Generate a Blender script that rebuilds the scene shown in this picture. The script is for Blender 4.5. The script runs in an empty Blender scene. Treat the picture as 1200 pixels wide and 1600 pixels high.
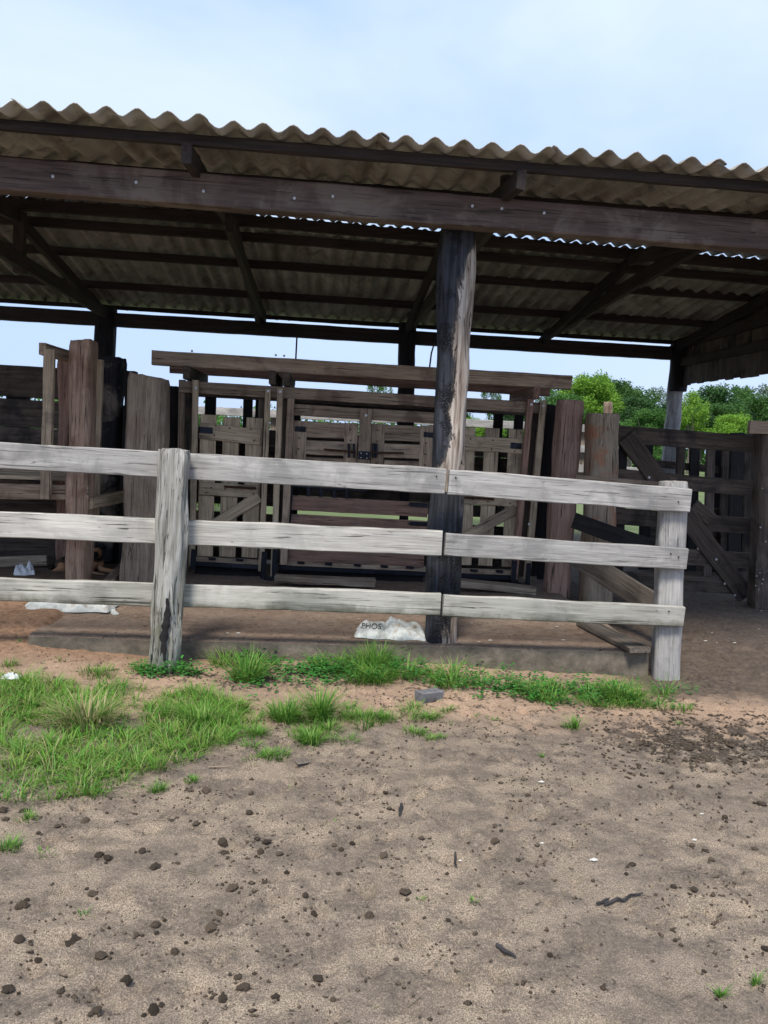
import bpy, math, random
import numpy as np
from mathutils import Vector, Matrix, noise
R = math.radians
random.seed(7); rng = np.random.default_rng(7)
SC = bpy.context.scene
COL = SC.collection

# ------------------------------------------------------------------ camera
CAM_H = 1.6
YAW, PITCH, ROLL = R(5.0), R(5.24), R(2.8)
cam_d = bpy.data.cameras.new('camera'); cam = bpy.data.objects.new('camera', cam_d); COL.objects.link(cam)
cam_d.sensor_fit = 'HORIZONTAL'; cam_d.sensor_width = 36; cam_d.lens = 36
cam_d.clip_end = 3000; cam_d.clip_start = 0.05
CM = (Matrix.Translation((0, 0, CAM_H)) @ Matrix.Rotation(-YAW, 4, 'Z')
      @ Matrix.Rotation(math.pi / 2 - PITCH, 4, 'X') @ Matrix.Rotation(ROLL, 4, 'Z'))
cam.matrix_world = CM
SC.camera = cam
CR = CM.to_3x3(); CO = Vector((0, 0, CAM_H))

def ray(x, y):
    return CR @ Vector(((x - 600) / 1200, (800 - y) / 1200, -1))
def P(x, y, Y):                      # point of the photograph at facade depth Y
    d = ray(x, y); return CO + d * (Y / d.y)
def G(x, y, z=0.0):                  # point of the photograph on the level z
    d = ray(x, y); return CO + d * ((z - CAM_H) / d.z)

# ------------------------------------------------------------------ world, sun, exposure
SUN_EL, SUN_AZ = R(58), R(200)       # azimuth from +Y clockwise: high sun behind the camera, slightly left
w = bpy.data.worlds.new('World'); SC.world = w; w.use_nodes = True
nt = w.node_tree; nt.nodes.clear()
def N(nt, t, **k):
    n = nt.nodes.new(t)
    for a, b in k.items(): setattr(n, a, b)
    return n
wo = N(nt, 'ShaderNodeOutputWorld'); bg = N(nt, 'ShaderNodeBackground'); bg2 = N(nt, 'ShaderNodeBackground')
sky = N(nt, 'ShaderNodeTexSky'); sky.sky_type = 'NISHITA'; sky.sun_disc = False
sky.sun_elevation = SUN_EL; sky.sun_rotation = SUN_AZ; sky.air_density = 1.2; sky.dust_density = 1.5
nt.links.new(sky.outputs[0], bg.inputs[0]); bg.inputs[1].default_value = 0.12
tc = N(nt, 'ShaderNodeTexCoord'); mp = N(nt, 'ShaderNodeMapping'); mp.inputs['Scale'].default_value = (1.0, 1.0, 2.6)
mp.inputs['Location'].default_value = (0.37, 1.1, 0.2)
cn = N(nt, 'ShaderNodeTexNoise'); cn.inputs['Scale'].default_value = 1.5; cn.inputs['Detail'].default_value = 6; cn.inputs['Roughness'].default_value = .5
cr = N(nt, 'ShaderNodeValToRGB'); cr.color_ramp.elements[0].position = .38; cr.color_ramp.elements[1].position = .66
cr.color_ramp.elements[0].color = (.40, .53, .80, 1); cr.color_ramp.elements[1].color = (.58, .67, .80, 1)
bg2.inputs[1].default_value = 0.60
nt.links.new(tc.outputs['Generated'], mp.inputs[0]); nt.links.new(mp.outputs[0], cn.inputs[0]); nt.links.new(cn.outputs[0], cr.inputs[0]); cn.inputs['Distortion'].default_value = .5
sz = N(nt, 'ShaderNodeSeparateXYZ'); nt.links.new(tc.outputs['Generated'], sz.inputs[0])
hz = N(nt, 'ShaderNodeMapRange'); hz.inputs['From Min'].default_value = .02; hz.inputs['From Max'].default_value = .42; hz.inputs['To Min'].default_value = .75; hz.inputs['To Max'].default_value = 0
nt.links.new(sz.outputs[2], hz.inputs['Value'])
hm = N(nt, 'ShaderNodeMix', data_type='RGBA'); nt.links.new(hz.outputs[0], hm.inputs['Factor']); nt.links.new(cr.outputs[0], hm.inputs['A']); hm.inputs['B'].default_value = (.35, .47, .76, 1)
nt.links.new(hm.outputs['Result'], bg2.inputs[0])
mx = N(nt, 'ShaderNodeMixShader'); mx.inputs[0].default_value = .9
nt.links.new(bg.outputs[0], mx.inputs[1]); nt.links.new(bg2.outputs[0], mx.inputs[2]); nt.links.new(mx.outputs[0], wo.inputs[0])
sl = bpy.data.lights.new('sun', 'SUN'); sl.energy = 1.75; sl.angle = R(14); sl.color = (1, .93, .83)
so = bpy.data.objects.new('sun', sl); COL.objects.link(so)
sd = Vector((math.sin(SUN_AZ) * math.cos(SUN_EL), math.cos(SUN_AZ) * math.cos(SUN_EL), math.sin(SUN_EL)))
so.rotation_euler = sd.to_track_quat('Z', 'Y').to_euler()
SC.view_settings.view_transform = 'Standard'; SC.view_settings.look = 'None'
SC.view_settings.exposure = 1.27; SC.view_settings.gamma = 1

# ------------------------------------------------------------------ materials
def new_mat(name):
    m = bpy.data.materials.new(name); m.use_nodes = True
    nt = m.node_tree; nt.nodes.clear()
    o = N(nt, 'ShaderNodeOutputMaterial'); b = N(nt, 'ShaderNodeBsdfPrincipled')
    nt.links.new(b.outputs[0], o.inputs[0])
    b.inputs['Specular IOR Level'].default_value = .25
    return m, nt, b
def ramp(nt, src, stops, interp='LINEAR'):
    r = N(nt, 'ShaderNodeValToRGB'); e = r.color_ramp; e.interpolation = interp
    while len(e.elements) < len(stops): e.elements.new(.5)
    for el, (p, c) in zip(e.elements, stops):
        el.position = p; el.color = (c, c, c, 1) if isinstance(c, (int, float)) else (*c, 1)
    nt.links.new(src, r.inputs[0]); return r.outputs[0]
def noise_n(nt, vec, scale, detail=4, rough=.55, dist=0):
    n = N(nt, 'ShaderNodeTexNoise'); n.inputs['Scale'].default_value = scale; n.inputs['Detail'].default_value = detail
    n.inputs['Roughness'].default_value = rough; n.inputs['Distortion'].default_value = dist
    nt.links.new(vec, n.inputs['Vector']); return n.outputs[0]
def mix(nt, fac, a, b, mode='MIX'):
    m = N(nt, 'ShaderNodeMix', data_type='RGBA', blend_type=mode)
    for s, v in ((m.inputs['Factor'], fac), (m.inputs['A'], a), (m.inputs['B'], b)):
        if isinstance(v, (int, float)): s.default_value = v
        elif isinstance(v, tuple): s.default_value = (*v, 1)
        else: nt.links.new(v, s)
    return m.outputs['Result']
def math_n(nt, op, a, b=0.0, c=None, clamp=False):
    m = N(nt, 'ShaderNodeMath', operation=op, use_clamp=clamp)
    for i, v in enumerate((a, b) if c is None else (a, b, c)):
        if isinstance(v, (int, float)): m.inputs[i].default_value = v
        else: nt.links.new(v, m.inputs[i])
    return m.outputs[0]
def bump(nt, b, h, strength, dist=.01):
    n = N(nt, 'ShaderNodeBump'); n.inputs['Strength'].default_value = strength; n.inputs['Distance'].default_value = dist
    nt.links.new(h, n.inputs['Height']); nt.links.new(n.outputs[0], b.inputs['Normal'])
def grainvec(nt, sx=1.3, sy=22, sz=22):
    tc = N(nt, 'ShaderNodeTexCoord'); oi = N(nt, 'ShaderNodeObjectInfo')
    cb = N(nt, 'ShaderNodeCombineXYZ')
    r = math_n(nt, 'MULTIPLY', oi.outputs['Random'], 57.0)
    for i in range(3): nt.links.new(r, cb.inputs[i])
    va = N(nt, 'ShaderNodeVectorMath', operation='ADD')
    nt.links.new(tc.outputs['Object'], va.inputs[0]); nt.links.new(cb.outputs[0], va.inputs[1])
    m = N(nt, 'ShaderNodeMapping'); m.inputs['Scale'].default_value = (sx, sy, sz)
    nt.links.new(va.outputs[0], m.inputs[0])
    return va.outputs[0], m.outputs[0], oi.outputs['Random'], tc.outputs['Object']

def wood(name, dark, light, crack=(.03, .025, .02), ckf=.8, stain=None, stain_amt=.5, stain_scale=2.2, rough=.85, crack_lo=.385, algae=None, vary=.25, bumps=.6, char=None):
    """weathered timber whose grain runs along the local x axis of each board"""
    m, nt, b = new_mat(name)
    va, gv, rnd, oc = grainvec(nt)
    g = noise_n(nt, gv, 1.0, 9, .62, .6)
    g2 = noise_n(nt, gv, 3.2, 5, .6, .3)
    gm = math_n(nt, 'MULTIPLY_ADD', g2, .45, math_n(nt, 'MULTIPLY', g, .6))
    col = ramp(nt, gm, [(.38, dark), (.66, light)])
    blot = noise_n(nt, va, 3.0, 5, .6)
    col = mix(nt, ramp(nt, blot, [(.38, 0.0), (.7, .35)]), col, light)
    if stain:
        s = noise_n(nt, va, stain_scale, 6, .65, .5)
        col = mix(nt, ramp(nt, s, [(.5, 0.0), (.62, stain_amt)]), col, stain)
    if algae:
        s = noise_n(nt, va, 4.5, 6, .7, .3)
        sp = N(nt, 'ShaderNodeSeparateXYZ'); nt.links.new(oc, sp.inputs[0])
        e = math_n(nt, 'MULTIPLY_ADD', sp.outputs[2], -5.5, s)     # grows up from the lower edge
        col = mix(nt, ramp(nt, e, [(.62, 0.0), (.95, .85)]), col, algae)
    mv = N(nt, 'ShaderNodeMapping'); mv.inputs['Scale'].default_value = (1.5, 62, 62); nt.links.new(va, mv.inputs[0])
    c = noise_n(nt, mv.outputs[0], 1.0, 4, .55, 1.2)
    ck = ramp(nt, c, [(crack_lo - .035, 1.0), (crack_lo, 0.0)])
    col = mix(nt, math_n(nt, 'MULTIPLY', ck, ckf), col, crack)
    if char:
        s = noise_n(nt, va, char[2], 7, .65, .8)
        ch = ramp(nt, s, [(char[1] - .03, 0.0), (char[1] + .02, 1.0)])
        col = mix(nt, ch, col, char[0])
    mk = N(nt, 'ShaderNodeMapping'); mk.inputs['Scale'].default_value = (5, 17, 17); nt.links.new(va, mk.inputs[0])
    kn = ramp(nt, noise_n(nt, mk.outputs[0], 1, 5, .6, 1.0), [(.67, 0.0), (.72, .75)])
    col = mix(nt, kn, col, crack)
    v = math_n(nt, 'MULTIPLY_ADD', rnd, vary * 2, 1 - vary)
    hs = N(nt, 'ShaderNodeHueSaturation'); nt.links.new(v, hs.inputs['Value']); nt.links.new(col, hs.inputs['Color'])
    nt.links.new(hs.outputs[0], b.inputs['Base Color']); b.inputs['Roughness'].default_value = rough
    h = math_n(nt, 'ADD', math_n(nt, 'MULTIPLY', g2, .5), math_n(nt, 'MULTIPLY_ADD', ck, -1.2, g))
    bump(nt, b, h, bumps, .006)
    return m

M = {}
M['silver'] = wood('silver_wood', (.21, .20, .19), (.47, .455, .43), crack=(.09, .082, .076), ckf=.7, stain=(.20, .195, .19), stain_amt=.6, stain_scale=3.6, vary=.08)
M['silver_warm'] = wood('silver_warm_wood', (.30, .285, .26), (.60, .575, .52), stain=(.30, .29, .27), stain_amt=.5, vary=.06)
M['silver_algae'] = wood('silver_mossy_wood', (.20, .195, .165), (.46, .445, .395), stain=(.52, .50, .455), stain_amt=.5, algae=(.10, .10, .07), vary=.06)
M['brown'] = wood('brown_wood', (.14, .10, .072), (.47, .365, .265), stain=(.10, .062, .05), stain_amt=.6, vary=.18)
M['tan'] = wood('tan_wood', (.25, .19, .13), (.60, .48, .335), stain=(.11, .085, .07), stain_amt=.5, vary=.14)
M['red'] = wood('red_wood', (.13, .075, .056), (.36, .225, .17), stain=(.11, .09, .08), stain_amt=.4, vary=.14)
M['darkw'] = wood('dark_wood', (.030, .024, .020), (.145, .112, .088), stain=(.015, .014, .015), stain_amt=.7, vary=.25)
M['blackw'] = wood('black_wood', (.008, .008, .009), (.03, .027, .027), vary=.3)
M['beam'] = wood('beam_wood', (.042, .030, .027), (.135, .10, .088), stain=(.25, .21, .18), stain_amt=.45, vary=.1)
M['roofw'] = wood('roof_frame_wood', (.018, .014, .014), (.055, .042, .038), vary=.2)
M['post'] = wood('post_wood', (.14, .09, .065), (.48, .34, .245), crack_lo=.38, stain=(.16, .075, .05), stain_amt=.5, vary=.12, bumps=.9)
M['postgrey'] = wood('grey_post_wood', (.14, .11, .08), (.44, .36, .27), crack_lo=.38, stain=(.19, .115, .08), stain_amt=.4, vary=.1, bumps=.9)
M['rustpost'] = wood('rusty_post_wood', (.15, .12, .085), (.42, .34, .25), crack_lo=.39, stain=(.36, .15, .075), stain_amt=.75, stain_scale=2.6, vary=.05, bumps=.9)
M['dim'] = wood('dim_wood', (.06, .05, .042), (.20, .17, .14), vary=.1)
M['charred'] = wood('charred_wood', (.006, .006, .008), (.026, .025, .028), stain=(.20, .17, .14), stain_amt=.75, stain_scale=2.6, vary=.1, bumps=1.0)
M['purpost'] = wood('purple_post_wood', (.16, .10, .08), (.45, .30, .24), crack_lo=.38, vary=.06, bumps=1.0)

def big_post_mat():
    """bare silver timber on one flank, burnt black scales on the other, charred again near the foot"""
    m, nt, b = new_mat('half_burnt_wood')
    va, gv, rnd, oc = grainvec(nt, 1.6, 26, 26)
    g = noise_n(nt, gv, 1.0, 9, .6, .8)
    bare = ramp(nt, g, [(.32, (.07, .05, .042)), (.44, (.27, .215, .175)), (.56, (.46, .405, .345)), (.75, (.60, .56, .50))])
    vor = N(nt, 'ShaderNodeTexVoronoi', feature='DISTANCE_TO_EDGE'); vor.inputs['Scale'].default_value = 48; vor.inputs['Randomness'].default_value = 1.0
    mv = N(nt, 'ShaderNodeMapping'); mv.inputs['Scale'].default_value = (1.5, 1, 1); nt.links.new(va, mv.inputs[0]); nt.links.new(mv.outputs[0], vor.inputs['Vector'])
    cells = ramp(nt, vor.outputs['Distance'], [(0.0, 0.0), (.22, 1.0)])
    gg = noise_n(nt, gv, 1.4, 5)
    cells = math_n(nt, 'MAXIMUM', cells, ramp(nt, noise_n(nt, va, 5, 4), [(.42, 0.0), (.52, 1.0)]))
    chc = mix(nt, cells, (.008, .008, .010), ramp(nt, gg, [(.35, (.015, .017, .022)), (.7, (.06, .065, .08))]))
    sp = N(nt, 'ShaderNodeSeparateXYZ'); nt.links.new(oc, sp.inputs[0])
    # local x runs from top (0) to foot (L); local z is across the face, + = left in the photo
    mw = N(nt, 'ShaderNodeMapping'); mw.inputs['Scale'].default_value = (2.2, 9, 9); nt.links.new(oc, mw.inputs[0])
    n1 = noise_n(nt, mw.outputs[0], 1.0, 9, .72, .9)
    side = math_n(nt, 'MULTIPLY_ADD', sp.outputs[2], 7.0, 0.0)          # -.9 .. .9 across
    edge = N(nt, 'ShaderNodeFloatCurve')
    xx = math_n(nt, 'DIVIDE', sp.outputs[0], 3.1, clamp=True)
    nt.links.new(xx, edge.inputs['Value'])
    cv = edge.mapping.curves[0]
    pts = [(0, 1.0), (.055, .9), (.09, .68), (.18, .60), (.25, .56), (.36, .54), (.46, .52), (.54, .40), (.60, .25), (.618, .4), (.635, 1.0), (.86, 1.0), (.91, .72), (1, .60)]
    cv.points[0].location = pts[0]; cv.points[1].location = pts[-1]
    for p in pts[1:-1]: cv.points.new(*p)
    edge.mapping.update()
    e = math_n(nt, 'MULTIPLY_ADD', edge.outputs[0], 2.4, -1.25)
    t = math_n(nt, 'ADD', math_n(nt, 'ADD', side, e), math_n(nt, 'MULTIPLY_ADD', n1, 2.4, -1.2))
    msk = ramp(nt, t, [(-.0, 0.0), (.05, .7), (.22, 1.0)])
    col = mix(nt, msk, bare, chc)
    # pale scuffs and knots in the bare wood
    mk = N(nt, 'ShaderNodeMapping'); mk.inputs['Scale'].default_value = (7, 22, 22); nt.links.new(va, mk.inputs[0])
    kn = ramp(nt, noise_n(nt, mk.outputs[0], 1, 4, .6, 1.2), [(.33, 1.0), (.37, 0.0)])
    col = mix(nt, kn, col, (.03, .025, .025))
    nt.links.new(col, b.inputs['Base Color']); b.inputs['Roughness'].default_value = .8
    h = math_n(nt, 'ADD', g, math_n(nt, 'MULTIPLY', math_n(nt, 'MULTIPLY', msk, cells), .8))
    h = math_n(nt, 'MULTIPLY_ADD', msk, .25, h)
    bump(nt, b, math_n(nt, 'MULTIPLY_ADD', kn, -.8, h), 1.0, .01)
    return m
M['bigpost'] = big_post_mat()

def split_post_mat():
    m, nt, b = new_mat('split_grey_post_wood')
    va, gv, rnd, oc = grainvec(nt, 1.8, 24, 24)
    g = noise_n(nt, gv, 1.0, 9, .62, 1.0)
    col = ramp(nt, g, [(.3, (.13, .12, .10)), (.5, (.33, .32, .29)), (.75, (.58, .57, .54))])
    sp = N(nt, 'ShaderNodeSeparateXYZ'); nt.links.new(oc, sp.inputs[0])
    low = ramp(nt, math_n(nt, 'DIVIDE', sp.outputs[0], 1.5), [(.35, 0.0), (.9, 1.0)])
    nn = noise_n(nt, va, 7, 5, .6)
    col = mix(nt, math_n(nt, 'MULTIPLY', low, ramp(nt, nn, [(.4, 0.0), (.7, .7)])), col, (.13, .14, .075))
    wv = N(nt, 'ShaderNodeMapping'); wv.inputs['Scale'].default_value = (3.0, 40, 40); nt.links.new(va, wv.inputs[0])
    ck = ramp(nt, noise_n(nt, wv.outputs[0], 1, 4, .55, 1.5), [(.36, 1.0), (.41, 0.0)])
    ck = math_n(nt, 'MULTIPLY', ck, math_n(nt, 'MULTIPLY_ADD', low, .5, .5))
    col = mix(nt, ck, col, (.025, .022, .02))
    nt.links.new(col, b.inputs['Base Color']); b.inputs['Roughness'].default_value = .9
    bump(nt, b, math_n(nt, 'MULTIPLY_ADD', ck, -1.2, g), 1.0, .01)
    return m
M['split'] = split_post_mat()

def metal_mat(name, c, rough=.5, rust=None):
    m, nt, b = new_mat(name)
    tc = N(nt, 'ShaderNodeTexCoord'); n = noise_n(nt, tc.outputs['Object'], 30, 5)
    col = ramp(nt, n, [(.3, tuple(x * .7 for x in c)), (.7, rust or tuple(min(1, x * 1.4) for x in c))])
    nt.links.new(col, b.inputs['Base Color']); b.inputs['Metallic'].default_value = .5; b.inputs['Roughness'].default_value = rough
    bump(nt, b, n, .3, .002); return m
M['iron'] = metal_mat('black_iron', (.018, .02, .028), .45)
M['rust'] = metal_mat('rusty_iron', (.05, .03, .022), .75, (.10, .05, .03))
M['bolt'] = metal_mat('galvanised_bolt', (.45, .45, .45), .4)

def roof_mat():
    m, nt, b = new_mat('fibre_cement')
    va, gv, rnd, oc = grainvec(nt, 6, .7, 6)
    g = noise_n(nt, va, 2.2, 6, .6)
    col = ramp(nt, g, [(.3, (.24, .225, .20)), (.5, (.37, .35, .31)), (.72, (.50, .485, .44))])
    st = noise_n(nt, gv, 1.0, 5, .6, .2)
    col = mix(nt, ramp(nt, st, [(.5, 0.0), (.66, .6)]), col, (.15, .11, .085))
    mo = noise_n(nt, va, 5, 7, .72, .4)
    col = mix(nt, ramp(nt, mo, [(.52, 0.0), (.66, .65)]), col, (.10, .092, .08))
    sp = noise_n(nt, va, 60, 3, .7)
    col = mix(nt, ramp(nt, sp, [(.55, 0.0), (.75, .25)]), col, (.34, .33, .29))
    v = math_n(nt, 'MULTIPLY_ADD', rnd, .35, .82)
    hs = N(nt, 'ShaderNodeHueSaturation'); nt.links.new(v, hs.inputs['Value']); nt.links.new(col, hs.inputs['Color'])
    nt.links.new(hs.outputs[0], b.inputs['Base Color']); b.inputs['Roughness'].default_value = .95
    bump(nt, b, sp, .25, .003); return m
M['roof'] = roof_mat()

def sstep(nt, v, a, b_):                       # smooth 0..1
    r = N(nt, 'ShaderNodeMapRange', interpolation_type='SMOOTHSTEP')
    nt.links.new(v, r.inputs['Value']); r.inputs['From Min'].default_value = a; r.inputs['From Max'].default_value = b_
    return r.outputs[0]
def ground_mat():
    m, nt, b = new_mat('sandy_soil')
    tc = N(nt, 'ShaderNodeTexCoord'); oc = tc.outputs['Object']
    sp = N(nt, 'ShaderNodeSeparateXYZ'); nt.links.new(oc, sp.inputs[0]); X, Y = sp.outputs[0], sp.outputs[1]
    big = noise_n(nt, oc, 1.1, 5, .6); mid = noise_n(nt, oc, 6.5, 6, .62, .4)
    fine = noise_n(nt, oc, 210, 3, .8); fine2 = noise_n(nt, oc, 70, 4, .75); fine3 = noise_n(nt, oc, 520, 2, .7)
    base = ramp(nt, fine, [(.38, (.05, .039, .029)), (.5, (.22, .17, .125)), (.61, (.46, .365, .27))])
    base = mix(nt, ramp(nt, fine3, [(.42, 0.0), (.66, .45)]), base, (.50, .40, .29))
    # dark trampled manure patches, oval and blurred
    ms = N(nt, 'ShaderNodeMapping'); ms.inputs['Scale'].default_value = (1.5, 2.6, 1); nt.links.new(oc, ms.inputs[0])
    s1 = noise_n(nt, ms.outputs[0], 2.1, 7, .66, .3)
    s2 = noise_n(nt, oc, 9.5, 5, .68, .4)
    st = math_n(nt, 'ADD', math_n(nt, 'MULTIPLY', s1, .62), math_n(nt, 'MULTIPLY', s2, .38))
    stm = ramp(nt, st, [(.455, 0.0), (.53, .6), (.61, .9)])
    stm = math_n(nt, 'MULTIPLY', stm, ramp(nt, fine2, [(.36, .35), (.6, 1.0)]))
    base = mix(nt, stm, base, (.075, .062, .052))
    sk2 = ramp(nt, noise_n(nt, oc, 21, 6, .75, .5), [(.60, 0.0), (.66, .9)])
    base = mix(nt, sk2, base, (.04, .031, .025))
    # pinker bare sand along the slab
    yn = math_n(nt, 'MULTIPLY_ADD', big, 1.2, math_n(nt, 'ADD', Y, -.6))
    yn = math_n(nt, 'MULTIPLY_ADD', X, -.04, yn)
    band = sstep(nt, yn, 4.0, 4.45)
    sand = ramp(nt, noise_n(nt, oc, 85, 4, .7), [(.3, (.23, .15, .10)), (.55, (.42, .295, .205)), (.8, (.53, .395, .29))])
    sand = mix(nt, ramp(nt, mid, [(.5, 0.0), (.7, .5)]), sand, (.25, .17, .12))
    sand = mix(nt, ramp(nt, s2, [(.57, 0.0), (.62, .85)]), sand, (.07, .05, .038))
    col = mix(nt, band, base, sand)
    pc = G(1100, 1150)
    dx = math_n(nt, 'MULTIPLY', math_n(nt, 'SUBTRACT', X, pc.x), .75); dy = math_n(nt, 'MULTIPLY', math_n(nt, 'SUBTRACT', Y, pc.y), 1.35)
    dd = math_n(nt, 'ADD', math_n(nt, 'MULTIPLY', dx, dx), math_n(nt, 'MULTIPLY', dy, dy))
    pm = math_n(nt, 'MULTIPLY', sstep(nt, math_n(nt, 'MULTIPLY', dd, -1), -.42, -.05), ramp(nt, s2, [(.44, 0.0), (.53, .9)]))
    col = mix(nt, pm, col, (.06, .047, .037))
    # damp and dry areas
    dm = ramp(nt, noise_n(nt, oc, 1.4, 4, .55), [(.42, .0), (.6, .6)])
    col = mix(nt, dm, col, mix(nt, .5, col, (.12, .10, .085)))
    # reddish earth mound at the left of the slab
    lm = math_n(nt, 'MULTIPLY', sstep(nt, math_n(nt, 'MULTIPLY_ADD', mid, .5, Y), 5.25, 5.75), sstep(nt, math_n(nt, 'MULTIPLY', X, -1), .4, 1.2))
    earth = ramp(nt, noise_n(nt, oc, 24, 6, .7), [(.3, (.14, .085, .055)), (.6, (.31, .195, .125)), (.8, (.42, .285, .20))])
    col = mix(nt, lm, col, earth)
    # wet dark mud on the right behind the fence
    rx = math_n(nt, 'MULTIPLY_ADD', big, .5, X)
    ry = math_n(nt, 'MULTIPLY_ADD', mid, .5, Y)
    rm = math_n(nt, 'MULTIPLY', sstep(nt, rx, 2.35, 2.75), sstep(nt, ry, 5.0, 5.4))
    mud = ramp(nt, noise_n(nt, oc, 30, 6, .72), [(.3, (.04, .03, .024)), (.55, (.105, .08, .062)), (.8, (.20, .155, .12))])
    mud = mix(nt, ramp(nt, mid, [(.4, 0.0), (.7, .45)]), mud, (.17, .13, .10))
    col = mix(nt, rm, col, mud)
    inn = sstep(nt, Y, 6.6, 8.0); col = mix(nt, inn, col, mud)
    # pasture beyond
    gr = ramp(nt, noise_n(nt, oc, .35, 6, .65), [(.3, (.09, .12, .045)), (.7, (.17, .21, .085))])
    col = mix(nt, sstep(nt, math_n(nt, 'MULTIPLY_ADD', mid, 2.0, Y), 13.0, 15.0), col, gr)
    nt.links.new(col, b.inputs['Base Color']); b.inputs['Roughness'].default_value = .95
    h = math_n(nt, 'ADD', math_n(nt, 'MULTIPLY', fine2, .6), math_n(nt, 'MULTIPLY_ADD', s2, 2.2, math_n(nt, 'MULTIPLY', fine, .35)))
    bump(nt, b, h, .65, .012); return m
M['ground'] = ground_mat()

def floor_mat():
    m, nt, b = new_mat('dirty_concrete')
    tc = N(nt, 'ShaderNodeTexCoord'); oc = tc.outputs['Object']
    sp = N(nt, 'ShaderNodeSeparateXYZ'); nt.links.new(oc, sp.inputs[0])
    big = noise_n(nt, oc, 2.0, 6, .65); mid = noise_n(nt, oc, 13, 6, .7, .4); f = noise_n(nt, oc, 90, 4, .7)
    col = ramp(nt, mid, [(.3, (.15, .105, .078)), (.55, (.25, .185, .14)), (.78, (.37, .29, .22))])
    col = mix(nt, ramp(nt, big, [(.45, 0.0), (.7, .6)]), col, (.26, .215, .175))
    s = noise_n(nt, oc, 26, 5, .7, .5)
    col = mix(nt, ramp(nt, s, [(.58, 0.0), (.63, .8)]), col, (.045, .03, .024))
    col = mix(nt, ramp(nt, f, [(.3, .35), (.5, 0.0)]), col, (.07, .05, .04))
    # the riser face: grey algae-stained concrete
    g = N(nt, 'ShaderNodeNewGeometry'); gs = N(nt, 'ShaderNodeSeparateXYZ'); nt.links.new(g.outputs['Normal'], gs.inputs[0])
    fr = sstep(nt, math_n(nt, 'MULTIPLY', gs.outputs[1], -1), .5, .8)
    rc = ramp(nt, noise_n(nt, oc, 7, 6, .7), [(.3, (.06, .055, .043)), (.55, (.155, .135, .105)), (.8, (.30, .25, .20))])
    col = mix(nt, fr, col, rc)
    nt.links.new(col, b.inputs['Base Color']); b.inputs['Roughness'].default_value = .95
    bump(nt, b, math_n(nt, 'ADD', math_n(nt, 'MULTIPLY', f, .4), math_n(nt, 'ADD', s, mid)), .7, .01); return m
M['floor'] = floor_mat()

def simple(name, stops, scale=8, rough=.8, b_=.3, spec=.25, vcol=None, transl=0, rnd=0):
    m, nt, b = new_mat(name)
    tc = N(nt, 'ShaderNodeTexCoord'); n = noise_n(nt, tc.outputs['Object'], scale, 5, .65)
    col = ramp(nt, n, stops)
    if vcol:
        a = N(nt, 'ShaderNodeAttribute', attribute_name=vcol); col = mix(nt, .82, col, a.outputs['Color'])
    if rnd:
        oi = N(nt, 'ShaderNodeObjectInfo'); hs = N(nt, 'ShaderNodeHueSaturation')
        nt.links.new(math_n(nt, 'MULTIPLY_ADD', oi.outputs['Random'], rnd, 1 - rnd / 2), hs.inputs['Value'])
        nt.links.new(col, hs.inputs['Color']); col = hs.outputs[0]
    nt.links.new(col, b.inputs['Base Color']); b.inputs['Roughness'].default_value = rough
    b.inputs['Specular IOR Level'].default_value = spec
    if b_: bump(nt, b, n, b_, .006)
    if transl:
        t = N(nt, 'ShaderNodeBsdfTranslucent'); nt.links.new(col, t.inputs[0])
        ms = N(nt, 'ShaderNodeMixShader'); ms.inputs[0].default_value = transl
        o = [x for x in nt.nodes if x.type == 'OUTPUT_MATERIAL'][0]
        nt.links.new(b.outputs[0], ms.inputs[1]); nt.links.new(t.outputs[0], ms.inputs[2]); nt.links.new(ms.outputs[0], o.inputs[0])
    return m
M['grass'] = simple('grass_blades', [(.3, (.06, .16, .02)), (.7, (.13, .27, .04))], 3, .6, 0, vcol='tint', transl=.3)
M['weed'] = simple('weed_leaves', [(.3, (.04, .16, .025)), (.7, (.08, .28, .05))], 5, .5, 0, vcol='tint', transl=.25)
M['leaf_d'] = simple('dark_foliage', [(.3, (.018, .055, .014)), (.7, (.05, .12, .028))], .6, .6, 0, transl=.25, rnd=.5)
M['leaf_m'] = simple('mid_foliage', [(.3, (.035, .10, .018)), (.7, (.085, .19, .035))], .6, .6, 0, transl=.28, rnd=.4)
M['leaf_l'] = simple('bright_foliage', [(.3, (.11, .24, .02)), (.7, (.24, .42, .05))], .6, .6, 0, transl=.3, rnd=.25)
M['leaf_g'] = simple('greyish_foliage', [(.3, (.06, .10, .05)), (.7, (.14, .19, .10))], .6, .6, 0, transl=.25, rnd=.3)
M['trunk'] = simple('bark', [(.3, (.09, .075, .06)), (.7, (.24, .21, .18))], 3, .9)
M['dung'] = simple('dry_dung', [(.3, (.04, .030, .021)), (.5, (.105, .079, .056)), (.70, (.25, .195, .14))], 55, .95, 1.0, rnd=.9)
M['char_chip'] = simple('charcoal_chip', [(.3, (.02, .019, .02)), (.7, (.06, .055, .055))], 40, .9, .6)
M['sack'] = simple('white_woven_plastic', [(.32, (.30, .26, .21)), (.42, (.42, .45, .43)), (.55, (.60, .63, .61)), (.68, (.34, .28, .21))], 9, .55, .5)
M['paper'] = simple('white_film', [(.3, (.5, .52, .54)), (.7, (.8, .82, .84))], 12, .5, .3)
M['ink'] = simple('black_print', [(.3, (.015, .015, .015)), (.7, (.03, .03, .03))], 12, .7, 0)
M['inkg'] = simple('green_print', [(.3, (.02, .16, .09)), (.7, (.04, .22, .13))], 12, .7, 0)
M['brick'] = simple('grey_concrete_block', [(.3, (.10, .10, .105)), (.7, (.22, .22, .225))], 35, .95, .8)
M['bit'] = simple('pale_stone_chip', [(.3, (.45, .43, .38)), (.7, (.7, .68, .62))], 30, .9, .2)

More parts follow.
